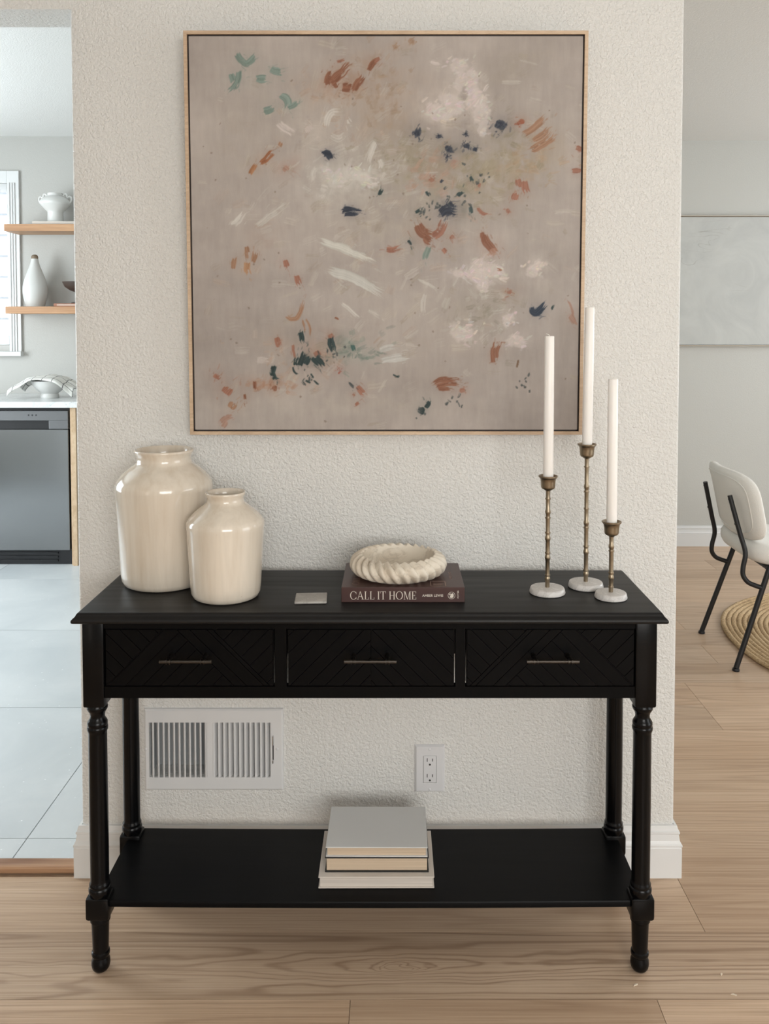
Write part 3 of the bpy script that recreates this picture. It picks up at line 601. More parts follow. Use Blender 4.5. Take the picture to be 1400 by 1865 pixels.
# rust and tan marks
for p, w, c in ((((594, 152), (598, 140), (602, 129)), 10, RUST), (((602, 150), (615, 137), (634, 118)), 12, RUST), (((606, 154), (612, 150)), 10, RUST), (((624, 157), (638, 157)), 13, RUST), (((644, 162), (650, 150), (658, 137)), 10, RUST), (((671, 127), (677, 116), (686, 108)), 8, RUST), (((613, 113), (624, 110)), 4, RUST2), (((690, 105), (682, 112)), 5, RUST2),
        (((472, 293), (482, 286), (493, 274)), 9, (146, 90, 56)), (((452, 314), (458, 304), (463, 294)), 7, (162, 112, 76)), (((505, 262), (508, 256)), 6, TAN), (((514, 300), (520, 306)), 9, PINK), (((957, 241), (975, 227), (995, 210)), 9, TAN), (((974, 252), (988, 242), (1002, 230)), 9, TAN), (((970, 270), (990, 258), (1011, 242)), 12, TAN), (((946, 324), (950, 336)), 8, RUST2), (((958, 325), (960, 338), (964, 346)), 10, RUST2), (((939, 360), (942, 350)), 10, RUST2),
        (((762, 406), (772, 420), (788, 424)), 16, RUST), (((790, 426), (803, 416), (810, 398)), 12, RUST2), (((775, 428), (785, 436)), 12, RUST), (((701, 450), (712, 451), (726, 448)), 8, RUST2), (((884, 424), (890, 440), (904, 456)), 12, RUST), (((880, 420), (884, 436)), 7, RUST), (((872, 376), (880, 384), (889, 386)), 5, RUST2), (((806, 450), (813, 457)), 6, RUST2),
        (((792, 700), (808, 692), (836, 692)), 8, RUST), (((796, 708), (815, 700), (838, 699)), 8, RUST), (((800, 712), (820, 710), (826, 708)), 6, RUST), (((903, 658), (903, 640), (906, 624)), 6, RUST), (((910, 650), (912, 634), (917, 626)), 6, RUST), (((900, 660), (901, 646)), 4, RUST),
        (((443, 446), (444, 456), (445, 466)), 8, TAN), (((455, 475), (457, 464), (460, 454)), 8, TAN), (((418, 487), (420, 476), (422, 466)), 7, TAN), (((444, 476), (444, 488), (445, 498)), 9, (176, 134, 100)), (((513, 470), (515, 476), (518, 484)), 8, RUST2), (((535, 500), (538, 508), (542, 517)), 8, RUST2), (((516, 572), (524, 579), (534, 579), (543, 566), (548, 544)), 6, TAN), (((545, 582), (548, 594), (550, 604)), 3, TAN), (((552, 580), (558, 594), (560, 608)), 3, TAN),
        (((498, 612), (500, 620), (502, 629)), 8, RUST2), (((526, 628), (527, 640), (530, 650)), 4, RUST2), (((382, 690), (386, 684)), 11, RUST2), (((400, 717), (408, 708)), 15, RUST2), (((408, 745), (414, 735)), 13, TAN), (((390, 772), (398, 766), (410, 760)), 8, PINK), (((394, 780), (400, 772)), 8, PINK), (((648, 706), (655, 716), (662, 720)), 9, RUST2), (((644, 740), (650, 736)), 5, RUST2), (((456, 695), (457, 708)), 5, RUST), (((436, 720), (438, 730)), 4, RUST), (((1053, 265), (1062, 270)), 8, RUST2), (((1048, 308), (1062, 306)), 7, RUST2), (((1042, 545), (1050, 560), (1052, 585)), 4, PINK), (((1046, 575), (1056, 588)), 8, PINK), (((918, 490), (908, 488)), 3, RUST2), (((570, 640), (576, 650)), 9, RUST2)): stroke(p, w, c, .93, .28)
for x, y, r, c, a in ((950, 220, 12, (150, 80, 52), 0), (787, 323, 10, RUST2, 120), (875, 333, 6, RUST2, None), (928, 380, 8, RUST2, None), (825, 428, 10, RUST2, 60), (933, 529, 13, RUST2, 10), (615, 676, 9, (152, 74, 58), 110), (494, 708, 11, RUST, 100), (845, 712, 10, RUST2, 30), (600, 612, 10, RUST2, None), (830, 290, 8, PINK, None), (640, 720, 4, RUST2, None), (750, 75, 12, (160, 130, 106), 120), (720, 85, 10, (160, 130, 106), 120), (900, 455, 14, (170, 130, 110), None)): splat(x, y, r, c, 12, 3, 3, .85, a)
# navy and deep green marks
for x, y, r in ((760, 237, 15), (912, 225, 18), (818, 268, 12), (816, 282, 8), (850, 262, 11), (848, 240, 7), (866, 268, 7), (822, 368, 14), (816, 380, 16), (800, 245, 6)): splat(x, y, r, NAVY, 22, 3.2, 2, .9, -60)
for p, w, c in ((((804, 384), (816, 376), (832, 380)), 14, NAVY), (((587, 279), (594, 277), (600, 286)), 9, NAVY), (((590, 274), (600, 276)), 6, NAVY), (((621, 380), (636, 378), (654, 380)), 8, NAVY), (((626, 388), (640, 386), (650, 384)), 6, NAVY), (((626, 374), (640, 376)), 4, NAVY), (((974, 556), (976, 566), (986, 566), (999, 552)), 10, (30, 44, 62)), (((984, 570), (996, 558)), 5, (30, 44, 62)),
        (((858, 318), (862, 326)), 4, GRN), (((756, 384), (764, 378)), 4, GRN), (((836, 352), (842, 344)), 5, GRN), (((858, 372), (860, 384)), 6, (60, 78, 78)), (((804, 330), (808, 324)), 3, NAVY), (((690, 352), (694, 342)), 5, GRN), (((744, 434), (748, 442)), 5, GRN), (((777, 345), (782, 352)), 3, GRN),
        (((541, 604), (543, 612), (543, 622)), 8, GRN), (((598, 614), (600, 626), (606, 638)), 10, GRN), (((532, 664), (534, 652)), 8, GRN), (((541, 664), (546, 648), (549, 640)), 9, GRN), (((550, 662), (556, 650)), 8, GRN), (((562, 652), (570, 660), (575, 666)), 7, GRN), (((570, 650), (578, 658), (583, 666)), 8, GRN), (((494, 666), (489, 678), (493, 690), (500, 694)), 7, GRN), (((527, 668), (530, 678), (538, 682)), 3, GRN), (((560, 682), (566, 690)), 2.5, GRN), (((550, 694), (558, 698)), 2.5, GRN), (((566, 694), (574, 702)), 2.5, GRN), (((640, 628), (641, 638)), 6, (60, 92, 86)),
        (((769, 757), (772, 750), (766, 746)), 6, GRN), (((776, 745), (781, 738), (778, 734)), 6, GRN), (((716, 682), (722, 686), (728, 683)), 3, GRN), (((632, 698), (640, 706)), 4, (70, 74, 74)), (((606, 574), (612, 578)), 3, RUST), (((1010, 560), (1014, 552)), 3, GRN), (((948, 668), (950, 656)), 3, (110, 84, 62))): stroke(p, w, c, .95, .3)
for x, y, r in ((835, 360, 22), (800, 372, 20), (776, 388, 14), (765, 755, 10), (600, 650, 22), (555, 690, 16), (830, 735, 14), (960, 700, 20), (870, 320, 22)):
    rr = random.Random(int(x)); 
    for i in range(9):
        px, py = x+rr.gauss(0, r*.6), y+rr.gauss(0, r*.5); a = rr.uniform(-2.6, -.5); L = rr.uniform(3, 9)
        stroke([(px, py), (px+L*math.cos(a), py+L*math.sin(a))], rr.uniform(1.5, 3.4), (58, 66, 66), .7, .35)
for i in range(70):
    rr = random.Random(i*31+5); px, py = rr.uniform(360, 1050), rr.uniform(80, 780); stroke([(px, py), (px+rr.uniform(-4, 4), py+rr.uniform(-4, 4))], rr.uniform(1.2, 2.6), (120, 104, 90), .55, .3)
PAI += ((dryh-.5)*7+(n3-.5)*7)[..., None]
PAINT_GAIN = .86
pl = np.clip(PAI, 0, 255)/255; pl = np.where(pl > .04045, ((pl+.055)/1.055)**2.4, pl/12.92)*PAINT_GAIN
pt = tag(empty('framed_painting', (-.0195, -.0405, 1.091), (math.atan(.03/.93), 0, 0)), 'large square abstract painting in a thin pale oak frame on the wall above the console', 'painting')
FD, FW = .036, .0078; CW, CH = PWd-2*FW-.0076, PHt-2*FW-.0076
V = np.zeros((NP, NP, 3)); V[..., 0] = (XX/(NP-1)-.5)*CW; V[..., 2] = FW+.0038+(1-YY/(NP-1))*CH; V[..., 1] = .0035-(np.clip(pl.mean(-1)-.35, 0, 1)*.0012)
idx = np.arange(NP*NP).reshape(NP, NP); F = np.stack([idx[1:, :-1], idx[1:, 1:], idx[:-1, 1:], idx[:-1, :-1]], -1).reshape(-1, 4)
me = bpy.data.meshes.new('canvas'); me.vertices.add(NP*NP); me.vertices.foreach_set('co', V.reshape(-1)); nf = len(F)
me.loops.add(nf*4); me.loops.foreach_set('vertex_index', F.reshape(-1).astype(np.int32)); me.polygons.add(nf); me.polygons.foreach_set('loop_start', np.arange(0, nf*4, 4, dtype=np.int32)); me.update(calc_edges=True)
ca = me.color_attributes.new('paint', 'FLOAT_COLOR', 'POINT'); ca.data.foreach_set('color', np.concatenate([pl, np.ones((NP, NP, 1))], -1).reshape(-1).astype(np.float32))
me.polygons.foreach_set('use_smooth', [True]*nf)
link('canvas', me, 'canvas', pt)
b = B((-CW/2, .0055, FW+.0038), (CW/2, FD-.004, FW+.0038+CH)); ob('stretcher_back', b, 'gap', pt)
def rail(p): bb = bmesh.new(); prism(bb, p, 0, FD, 'y'); return bb
w2 = PWd/2
for p in ([(-w2, 0), (w2, 0), (w2-FW, FW), (-w2+FW, FW)], [(-w2, PHt), (-w2+FW, PHt-FW), (w2-FW, PHt-FW), (w2, PHt)], [(-w2, 0), (-w2+FW, FW), (-w2+FW, PHt-FW), (-w2, PHt)], [(w2, 0), (w2, PHt), (w2-FW, PHt-FW), (w2-FW, FW)]):
    ob('frame_rail', rail(p), 'frameoak', pt)
b = bmesh.new(); q = w2-FW
for a, c in (((-q, .006, FW), (q, .0065, FW+.006)), ((-q, .006, PHt-FW-.006), (q, .0065, PHt-FW)), ((-q, .006, FW), (-q+.006, .0065, PHt-FW)), ((q-.006, .006, FW), (q, .0065, PHt-FW))): box(b, a, c)
ob('shadow_gap', b, 'gap', pt)

# ------------------------------------------------------------------ vases on the console
def lathe_noise(prof, n, amp, seed):
    b = Lz(prof, n); r = random.Random(seed); ph = [r.uniform(0, 6) for _ in range(6)]
    for v in b.verts:
        a = math.atan2(v.co.y, v.co.x); z = v.co.z; k = 1+amp*(math.sin(2*a+ph[0]+z*6)+.6*math.sin(3*a+ph[1]-z*9)+.4*math.sin(z*40+ph[2]))
        v.co.x *= k; v.co.y *= k
    return b
big = [(0, .003), (.075, .002), (.083, 0), (.090, .004), (.0945, .013), (.0965, .03), (.1005, .12), (.1045, .19), (.1063, .214), (.1062, .222), (.1035, .231), (.096, .241), (.086, .252), (.074, .262), (.064, .268), (.0600, .2735), (.0590, .281), (.0605, .289), (.0640, .2945), (.0652, .2975), (.0648, .3000), (.0625, .3010), (.0600, .2990), (.0565, .292), (.0545, .283), (.0555, .272), (.065, .262), (.088, .244), (.100, .225), (.100, .2), (.092, .03), (.085, .012), (0, .012)]
tag(ob('glazed_vase', lathe_noise(big, 72, .003, 1), 'cream', None, (-.5175, -.140, TZ), smooth=60), 'taller cream glazed stoneware jar at left end of console', 'vase', 'cream glazed jars')
sml = [(0, .003), (.058, .002), (.064, 0), (.070, .004), (.0738, .013), (.0752, .03), (.0790, .100), (.0818, .147), (.0826, .155), (.0815, .163), (.0770, .170), (.068, .179), (.056, .190), (.045, .198), (.0400, .2025), (.0384, .208), (.0388, .213), (.0420, .219), (.0428, .2225), (.0418, .2245), (.0395, .2240), (.0365, .219), (.0350, .208), (.0370, .201), (.052, .188), (.074, .168), (.078, .155), (.071, .03), (.066, .012), (0, .012)]
tag(ob('glazed_vase', lathe_noise(sml, 72, .003, 5), 'cream', None, (-.3600, -.243, TZ), smooth=60), 'smaller cream glazed stoneware jar standing in front of the taller jar', 'vase', 'cream glazed jars')

# ------------------------------------------------------------------ book with the stone bowl
def cover_bm(w, d, h, t, spine='front', over=.003, bev=.0008):
    """three boards: bottom, top and spine at the front (-y) or at the back"""
    b = bmesh.new(); box(b, (-w/2, -d/2, 0), (w/2, d/2, t), bev); box(b, (-w/2, -d/2, h-t), (w/2, d/2, h), bev)
    if spine == 'front': box(b, (-w/2, -d/2, t*.5), (w/2, -d/2+t, h-t*.5), bev)
    elif spine == 'back': box(b, (-w/2, d/2-t, t*.5), (w/2, d/2, h-t*.5), bev)
    elif spine == 'left': box(b, (-w/2, -d/2, t*.5), (-w/2+t, d/2, h-t*.5), bev)
    elif spine == 'right': box(b, (w/2-t, -d/2, t*.5), (w/2, d/2, h-t*.5), bev)
    return b
BW, BD, BH = .2575, .187, .0317
bk = tag(empty('hardback_book', (.0180, -.2875+BD/2, TZ)), 'dark maroon hardback with cream spine lettering lying under the twisted stone bowl', 'book')
ob('cover', cover_bm(BW, BD, BH, .0028), 'cover_maroon', bk); ob('page_block', B((-BW/2+.004, -BD/2+.0028, .0028), (BW/2-.004, BD/2-.004, BH-.0028)), 'paper_white', bk)
def glyph(ch):
    q = []
    def R(x0q, y0, x1q, y1): q.append([(x0q, y0), (x1q, y0), (x1q, y1), (x0q, y1)])
    ST, TH, SF = .125, .04, .075
    def stem(x): R(x, 0, x+ST, 1); R(x-SF, 0, x+ST+SF, TH); R(x-SF, 1-TH, x+ST+SF, 1)
    def ring(a0, a1, rx, ry, ix, iy, cx):
        n = 40
        for i in range(n):
            t0, t1 = a0+(a1-a0)*i/n, a0+(a1-a0)*(i+1)/n
            q.append([(cx+rx*math.cos(t0), .5+ry*math.sin(t0)), (cx+rx*math.cos(t1), .5+ry*math.sin(t1)), (cx+ix*math.cos(t1), .5+iy*math.sin(t1)), (cx+ix*math.cos(t0), .5+iy*math.sin(t0))])
    if ch == 'C': ring(math.radians(42), math.radians(318), .47, .52, .36, .475, .47); R(.80, .66, .845, .93); R(.80, .07, .845, .30); w = .87
    elif ch == 'O': ring(0, 2*PI, .49, .52, .365, .478, .49); w = .98
    elif ch == 'A': q.append([(.06, 0), (.115, 0), (.455, 1), (.40, 1)]); q.append([(.40, 1), (.47, 1), (.86, 0), (.72, 0)]); R(.20, .33, .62, .37); R(-.03, 0, .21, TH); R(.62, 0, .95, TH); w = .92
    elif ch == 'L': stem(.08); R(.2, 0, .62, TH); R(.575, 0, .62, .26); w = .64
    elif ch == 'I': stem(.08); w = .285
    elif ch == 'T': R(.33, 0, .33+ST, 1); R(.25, 0, .535, TH); R(.0, 1-TH, .785, 1); R(0, .76, .04, 1); R(.745, .76, .785, 1); w = .785
    elif ch == 'H': stem(.08); stem(.64); R(.2, .48, .66, .52); w = .85
    elif ch == 'M': R(.1, 0, .15, 1); R(.0, 0, .25, TH); R(.0, 1-TH, .15, 1); q.append([(.1, 1), (.24, 1), (.58, 0), (.50, 0)]); q.append([(.50, 0), (.56, 0), (.87, 1), (.83, 1)]); R(.82, 0, .82+ST, 1); R(.74, 0, 1.02, TH); R(.86, 1-TH, 1.02, 1); w = 1.02
    elif ch == 'E': stem(.08); R(.2, 0, .62, TH); R(.575, 0, .62, .26); R(.2, 1-TH, .60, 1); R(.555, .76, .60, 1); R(.2, .48, .46, .52); R(.42, .40, .46, .60); w = .65
    return q, w
def serif(name, text, h, total, mat, parent, place):
    """place(u, v) -> 3D"""
    quads = []; x = 0
    for ch in text:
        if ch == ' ': x += .34; continue
        qs, w = glyph(ch); quads += [[(x+u, v) for u, v in qq] for qq in qs]; x += w+.10
    k = total/(x-.10); V, F = [], []
    for qq in quads: F.append(tuple(range(len(V), len(V)+4))); V += [place(u*k, v*h) for u, v in qq]
    o = pyo(name, V, F, mat, parent); return o
serif('spine_title', 'CALL IT HOME', .0170, .138, 'print_cream', bk, lambda u, v: (-BW/2+.0185+u, -BD/2-.0003, .0062+v))
serif('cover_title', 'CALL IT HOME', .014, .145, 'print_tan', bk, lambda u, v: (-BW/2+.036-v, -BD/2+.018+u, BH+.0003))
def textmesh(name, body, size, mat, parent, loc, rot, sp=1.0):
    c = bpy.data.curves.new(name, 'FONT'); c.body = body; c.size = size; c.space_character = sp; c.offset = size*.012
    t = bpy.data.objects.new('tmp', c); COL.objects.link(t); bpy.context.view_layer.update()
    me = bpy.data.meshes.new_from_object(t.evaluated_get(bpy.context.evaluated_depsgraph_get())); bpy.data.objects.remove(t)
    me.materials.clear(); me.name = name
    return link(name, me, mat, parent, loc, rot)
textmesh('spine_author', 'AMBER LEWIS', .0070, 'print_cream', bk, (BW/2-.0885, -BD/2-.0003, .0120), (PI/2, 0, 0), 1.02)
textmesh('cover_author', 'AMBER LEWIS', .0085, 'print_tan', bk, (BW/2-.022, -BD/2+.056, BH+.0003), (0, 0, PI/2), 1.1)
textmesh('spine_imprint', 'POTTER', .0042, 'print_cream', bk, (BW/2-.0125, -BD/2-.0003, .0085), (PI/2, -PI/2, 0), 1.1)
b = bmesh.new()
for i in range(32):
    t0, t1 = 2*PI*i/32, 2*PI*(i+1)/32
    b.faces.new([b.verts.new((r*math.cos(t), 0, r*math.sin(t))) for r, t in ((.0076, t0), (.0076, t1), (.0069, t1), (.0069, t0))])
for poly in ([(-.004, -.004), (.001, -.0055), (.004, -.003), (.0045, .002), (.002, .005), (-.001, .003), (-.002, .0005)], [(-.005, .001), (-.003, .0005), (-.0015, .004), (-.004, .0045)]): b.faces.new([b.verts.new((u, 0, v)) for u, v in poly])
ob('spine_emblem', b, 'print_cream', bk, (BW/2-.0275, -BD/2-.0003, .0145))
b = bmesh.new()
for a, c in (((.058, -.086), (.0905, -.0845)), ((.058, -.052), (.0905, -.0505)), ((.058, -.086), (.0595, -.0505)), ((.089, -.086), (.0905, -.0505)), ((.064, -.078), (.080, -.0765)), ((.064, -.071), (.084, -.0695))): box(b, (a[0], a[1], BH+.0001), (c[0], c[1], BH+.0003))
ob('cover_emblem', b, 'print_tan', bk)
# carved bowl
NR, NU = 28, 28*14
pb = [(0.0, .0), (.070, 0), (.080, .0015), (.090, .006), (.0985, .0125), (.1030, .0195), (.1040, .026), (.1020, .033), (.0980, .0385), (.0935, .0412), (.0885, .0438), (.0835, .0455), (.0800, .0455), (.0775, .041), (.0735, .031), (.064, .0205), (.046, .0145), (.020, .0125), (0, .012)]
bm = bmesh.new(); rings = []; pbs = [tuple(p)[:2] for p in spline([(r, z, 0) for r, z in pb], 3)]; m = len(pbs)
for j, (r, z) in enumerate(pbs):
    t = j/(m-1); env = max(0, min(1, (t-.10)/.10))*max(0, min(1, (.70-t)/.05)); tw = (t-.3)*5.4
    if r < 1e-5: rings.append([bm.verts.new((0, 0, z))]); continue
    ring = []
    pn = pbs[min(j+1, m-1)]; pp = pbs[max(j-1, 0)]; tx, tz = pn[0]-pp[0], pn[1]-pp[1]; L = math.hypot(tx, tz) or 1; nx, nz = tz/L, -tx/L
    for i in range(NU):
        a = 2*PI*i/NU; ph = (NR*a/(2*PI)+tw/2) % 1.0; s = math.sin(PI*ph**1.6); d = .0088*(max(0, s)**.7)*env-.0058*env
        ring.append(bm.verts.new(((r+nx*d)*math.cos(a), (r+nx*d)*math.sin(a), max(0, z+nz*d))))
    rings.append(ring)
for A, Q in zip(rings, rings[1:]):
    for i in range(NU):
        j = (i+1) % NU
        if len(A) == 1: bm.faces.new((A[0], Q[j], Q[i]))
        elif len(Q) == 1: bm.faces.new((A[i], A[j], Q[0]))
        else: bm.faces.new((A[i], A[j], Q[j], Q[i]))
tag(ob('stone_bowl', bm, 'travertine', None, (.0085, -.190, TZ+BH), smooth=70), 'round cream stone bowl carved with twisted rope ribs, sitting on the maroon book', 'bowl')
tag(ob('coaster', B((-.0335, -.031, 0), (.0335, .031, .0055), .0022, 3), 'coaster', None, (-.1755, -.269, TZ), (0, 0, math.radians(3)), smooth=40), 'small grey square stone coaster lying left of the maroon book', 'coaster')

# ------------------------------------------------------------------ candlesticks
def candlestick(xc, yc, H, feats, rb, top, lean, lab, clab):
    cs = tag(empty('candlestick', (xc, yc, TZ)), lab, 'candlestick', 'brass candlesticks on marble feet')
    ob('base', Lz([(0, 0), (rb-.003, 0), (rb-.0005, .0015), (rb, .003), (rb-.0012, .008), (rb-.0024, .0118), (rb-.0032, .0127), (rb-.0048, .0132), (0, .0132)], 56), 'marble', cs, smooth=35)
    pr = [(.0048, .0132)]; cupb = H-.031
    for z, kind in sorted(feats):
        if kind == 'r': pr += [(.0047, z-.0024), (.0048, z-.0018), (.0059, z-.0016), (.0061, z), (.0059, z+.0014), (.0047, z+.0016), (.0046, z+.0022)]
        else: pr += [(.0047, z-.0055), (.0056, z-.0035), (.0062, z), (.0056, z+.0035), (.0047, z+.0055)]
    pr += [(.0047, cupb-.006), (.0052, cupb)]
    ob('stem', Lz(pr, 24), 'brass', cs, smooth=50)
    ob('cup', Lz([(0, cupb-.002), (.0055, cupb-.002), (.0095, cupb+.001), (.0135, cupb+.003), (.0148, cupb+.0055), (.0152, cupb+.008), (.0158, cupb+.017), (.0168, cupb+.0235), (.0188, cupb+.0265), (.0205, cupb+.028), (.0207, cupb+.0305), (.0200, cupb+.031), (.0165, cupb+.0295), (.0128, cupb+.026), (.0122, cupb+.010), (0, cupb+.009)], 40), 'brass', cs, smooth=40)
    hc = top-(cupb+.009); ln = (0, lean, 0)
    cd_ = tag(empty('taper_candle', (xc, yc, TZ+cupb+.0092), ln), clab, 'candle', 'white taper candles')
    ob('wax', Lz([(0, 0), (.0108, 0), (.0110, .001), (.0108, hc*.5), (.0102, hc-.002), (.0096, hc-.0004), (.0060, hc-.0002), (0, hc-.0016)], 32), 'wax', cd_, smooth=40)
    b = bmesh.new(); tube(b, spline([(0, 0, hc-.003), (-.001, 0, hc+.002), (-.004, -.001, hc+.0035), (-.007, -.001, hc+.0045)], 4), .0008, 6); ob('wick', b, 'wick', cd_)
candlestick(.3306, -.224, .2556, [(.2057, 'r'), (.1771, 'b'), (.164, 'r'), (.1318, 'r'), (.1198, 'b'), (.0881, 'r'), (.0779, 'b'), (.0396, 'r'), (.031, 'b')], .0385, .5554, .002, 'middle height brass candlestick on marble foot, leftmost of the three', 'white taper candle in the leftmost candlestick, in front of the painting')
candlestick(.4230, -.182, .3188, [(.2679, 'r'), (.2241, 'b'), (.2132, 'r'), (.1754, 'r'), (.1437, 'b'), (.1333, 'r'), (.0911, 'r'), (.0789, 'b'), (.038, 'r'), (.0295, 'b')], .0385, .6174, .011, 'tallest brass candlestick, on marble foot behind the other two', 'white taper candle reaching highest, in the tallest candlestick')
candlestick(.4594, -.258, .1645, [(.1106, 'b'), (.1012, 'r'), (.0542, 'r'), (.0439, 'b'), (.0241, 'r')], .0342, .4658, 0, 'shortest brass candlestick on marble foot, rightmost on the console', 'white taper candle in the shortest, rightmost candlestick')

# ------------------------------------------------------------------ books on the low shelf
def book(x0, x1, yf, d, z, h, t, cov, pap, spine, lab, rot=0):
    w = x1-x0; e = tag(empty('hardback_book', ((x0+x1)/2, yf+d/2, z), (0, 0, math.radians(rot))), lab, 'book', 'books stacked on the low shelf')
    ob('cover', cover_bm(w, d, h, t, spine), cov, e)
    l = .0035 if spine != 'left' else t; r = .0035 if spine != 'right' else t
    ob('page_block', B((-w/2+l, -d/2+.004, t), (w/2-r, d/2-(t if spine == 'back' else .004), h-t)), pap, e); return h
z = SZ-.0005+.0009
h1 = book(-.1615, .0845, -.283, .168, z, .0252, .0026, 'cover_cream', 'paper_white', 'back', 'largest cream hardback at the bottom of the low shelf stack', .2)
h2 = book(-.1485, .0735, -.268, .150, z+h1, .0330, .0028, 'cover_black', 'paper_tan', 'back', 'black covered hardback in the middle of the low shelf stack')
h3 = book(-.1465, .0715, -.267, .156, z+h1+h2, .0215, .0022, 'cover_white', 'paper_tan', 'back', 'pale grey white hardback on top of the low shelf stack', -.3)

# ------------------------------------------------------------------ wall register and outlet
vr = tag(empty('vent_register', (-.4395, 0, .3158)), 'white metal wall vent register with upright louvers behind the console legs', 'vent')
def P2(o, root): o.parent = root; o.matrix_parent_inverse = Matrix.Translation(-root.location); return o
X0, X1, Z0, Z1 = -.6095, -.2705, .2145, .4172
V = []; F = []
def rect(x0q, x1q, z0, z1, y):
    i = len(V); V.extend([(x0q, y, z0), (x1q, y, z0), (x1q, y, z1), (x0q, y, z1)]); return i
a = rect(X0, X1, Z0, Z1, 0); b_ = rect(X0+.001, X1-.001, Z0+.001, Z1-.001, -.005); c_ = rect(X0+.0045, X1-.0045, Z0+.0045, Z1-.0045, -.0075)
for p, q in ((a, b_), (b_, c_)):
    for i in range(4): F.append((p+i, p+(i+1) % 4, q+(i+1) % 4, q+i))
LXa, LXb, RXa, RXb = -.5975, -.4565, -.4425, -.3020
xs = [X0+.0045, LXa, LXb, RXa, RXb, X1-.0045]; zs = [Z0+.0045, .2475, .3835, Z1-.0045]
for i in range(5):
    for k in range(3):
        if k == 1 and i in (1, 3): continue
        r = rect(xs[i], xs[i+1], zs[k], zs[k+1], -.0075); F.append((r, r+1, r+2, r+3))
for p, q in ((LXa, LXb), (RXa, RXb)):
    r1 = rect(p, q, .2475, .3835, -.0075); r2 = rect(p, q, .2475, .3835, -.002)
    for i in range(4): F.append((r1+(i+1) % 4, r1+i, r2+i, r2+(i+1) % 4))
P2(pyo('faceplate', V, F, 'ventwhite'), vr)
bm = bmesh.new()
for i, (y, xo) in enumerate(((-.0075, 0), (-.0062, .0016), (-.004, .0034), (.0, .0058), (.006, .0080))): pass
def louver(s):
    b = bmesh.new(); pts = [(-.0030, -.0074), (-.0006, -.0078), (.0012, -.0066), (.0032, -.0030), (.0056, .0030), (.0068, .0080), (.0060, .0083), (.0047, .0034), (.0022, -.0024), (.0002, -.0056), (-.0016, -.0065), (-.0030, -.0062)]
    prism(b, [(s*u, v) for u, v in pts], .2476, .3834, 'z'); bmesh.ops.recalc_face_normals(b, faces=b.faces[:]); m_ = bpy.data.meshes.new('louver'); b.to_mesh(m_); b.free(); m_.materials.append(M['ventwhite']); return m_
for s, p, q in ((-1, LXa, LXb), (1, RXa, RXb)):
    lm = louver(s)
    for k in range(11):
        o = bpy.data.objects.new('louver', lm); COL.objects.link(o); o.location = (p+(q-p)*(k+(.72 if s < 0 else .25))/11, 0, 0); P2(o, vr)
bm = bmesh.new()
for k in range(5): box(bm, (RXa-.004, .014+(k % 2)*.001, .2475+k*.0272), (RXb+.003, .0155+(k % 2)*.001, .2475+(k+1)*.0272))
P2(ob('damper', bm, 'ventgrey'), vr)
bm = bmesh.new(); box(bm, (VX0, .055, VZ0), (VX1, .06, VZ1)); box(bm, (VX0, .004, VZ0), (VX0+.001, .055, VZ1)); P2(ob('duct', bm, 'ventgrey'), vr)
P2(ob('lever_slot', B((-.2968, -.0079, .290), (-.2940, -.0070, .351)), 'slot'), vr)
P2(ob('lever', B((-.2966, -.0125, .328), (-.2942, -.0072, .352), .0008), 'steelscrew'), vr); P2(ob('lever_tip', B((-.2966, -.0135, .284), (-.2942, -.0072, .293), .0008), 'steelscrew'), vr)
for sx, sz in ((-.2855, .318), (-.6045, .318)):
    P2(ob('screw', Lz([(0, 0), (.0036, 0), (.0034, .0012), (.002, .0020), (0, .0022)], 16), 'plastic', None, (sx, -.0074, sz), (PI/2, 0, 0), smooth=50), vr)

ot = tag(empty('wall_outlet', (.0860, 0, .268)), 'white duplex wall outlet on the wall under the console', 'outlet')
OX0, OX1, OZ0, OZ1 = .0490, .1227, .209, .3268
V, F = [], []
a = rect(OX0, OX1, OZ0, OZ1, 0); b_ = rect(OX0, OX1, OZ0, OZ1, -.001); c_ = rect(OX0+.005, OX1-.005, OZ0+.004, OZ1-.004, -.0065)
for p, q in ((a, b_), (b_, c_)):
    for i in range(4): F.append((p+i, p+(i+1) % 4, q+(i+1) % 4, q+i))
xs = [OX0+.005, .0703, .1027, OX1-.005]; zs = [OZ0+.004, .2335, .3006, OZ1-.004]
for i in range(3):
    for k in range(3):
        if i == 1 and k == 1: continue
        r = rect(xs[i], xs[i+1], zs[k], zs[k+1], -.0065); F.append((r, r+1, r+2, r+3))
r1 = rect(.0703, .1027, .2335, .3006, -.0065); r2 = rect(.0703, .1027, .2335, .3006, -.002)
for i in range(4): F.append((r1+(i+1) % 4, r1+i, r2+i, r2+(i+1) % 4))
P2(pyo('cover_plate', V, F, 'plastic'), ot)
rc = P2(ob('receptacle', B((.0710, -.0072, .2342), (.1020, -.002, .2999), .0008), 'plastic'), ot)
for zc in (.2475, .2865):
    for dx, hh in ((-.0064, .0042), (.0064, .0036)):
        s_ = ob('slot', B((.0865+dx-.0009, -.0075, zc+.004-hh), (.0865+dx+.0009, -.0071, zc+.004+hh)), 'slot', ot); s_.matrix_parent_inverse = Matrix.Translation(-ot.location)
    s_ = ob('ground_hole', Lz([(0, 0), (.0024, 0), (.0024, .0004), (0, .0004)], 20), 'slot', ot, (.0865, -.0071, zc-.0075), (PI/2, 0, 0)); s_.matrix_parent_inverse = Matrix.Translation(-ot.location)
for zc in (.2165, .3163): P2(ob('screw', Lz([(0, 0), (.0033, 0), (.0031, .0008), (.0018, .0014), (0, .0016)], 18), 'plastic', None, (.0862, -.0064, zc), (PI/2, 0, 0), smooth=50), ot)

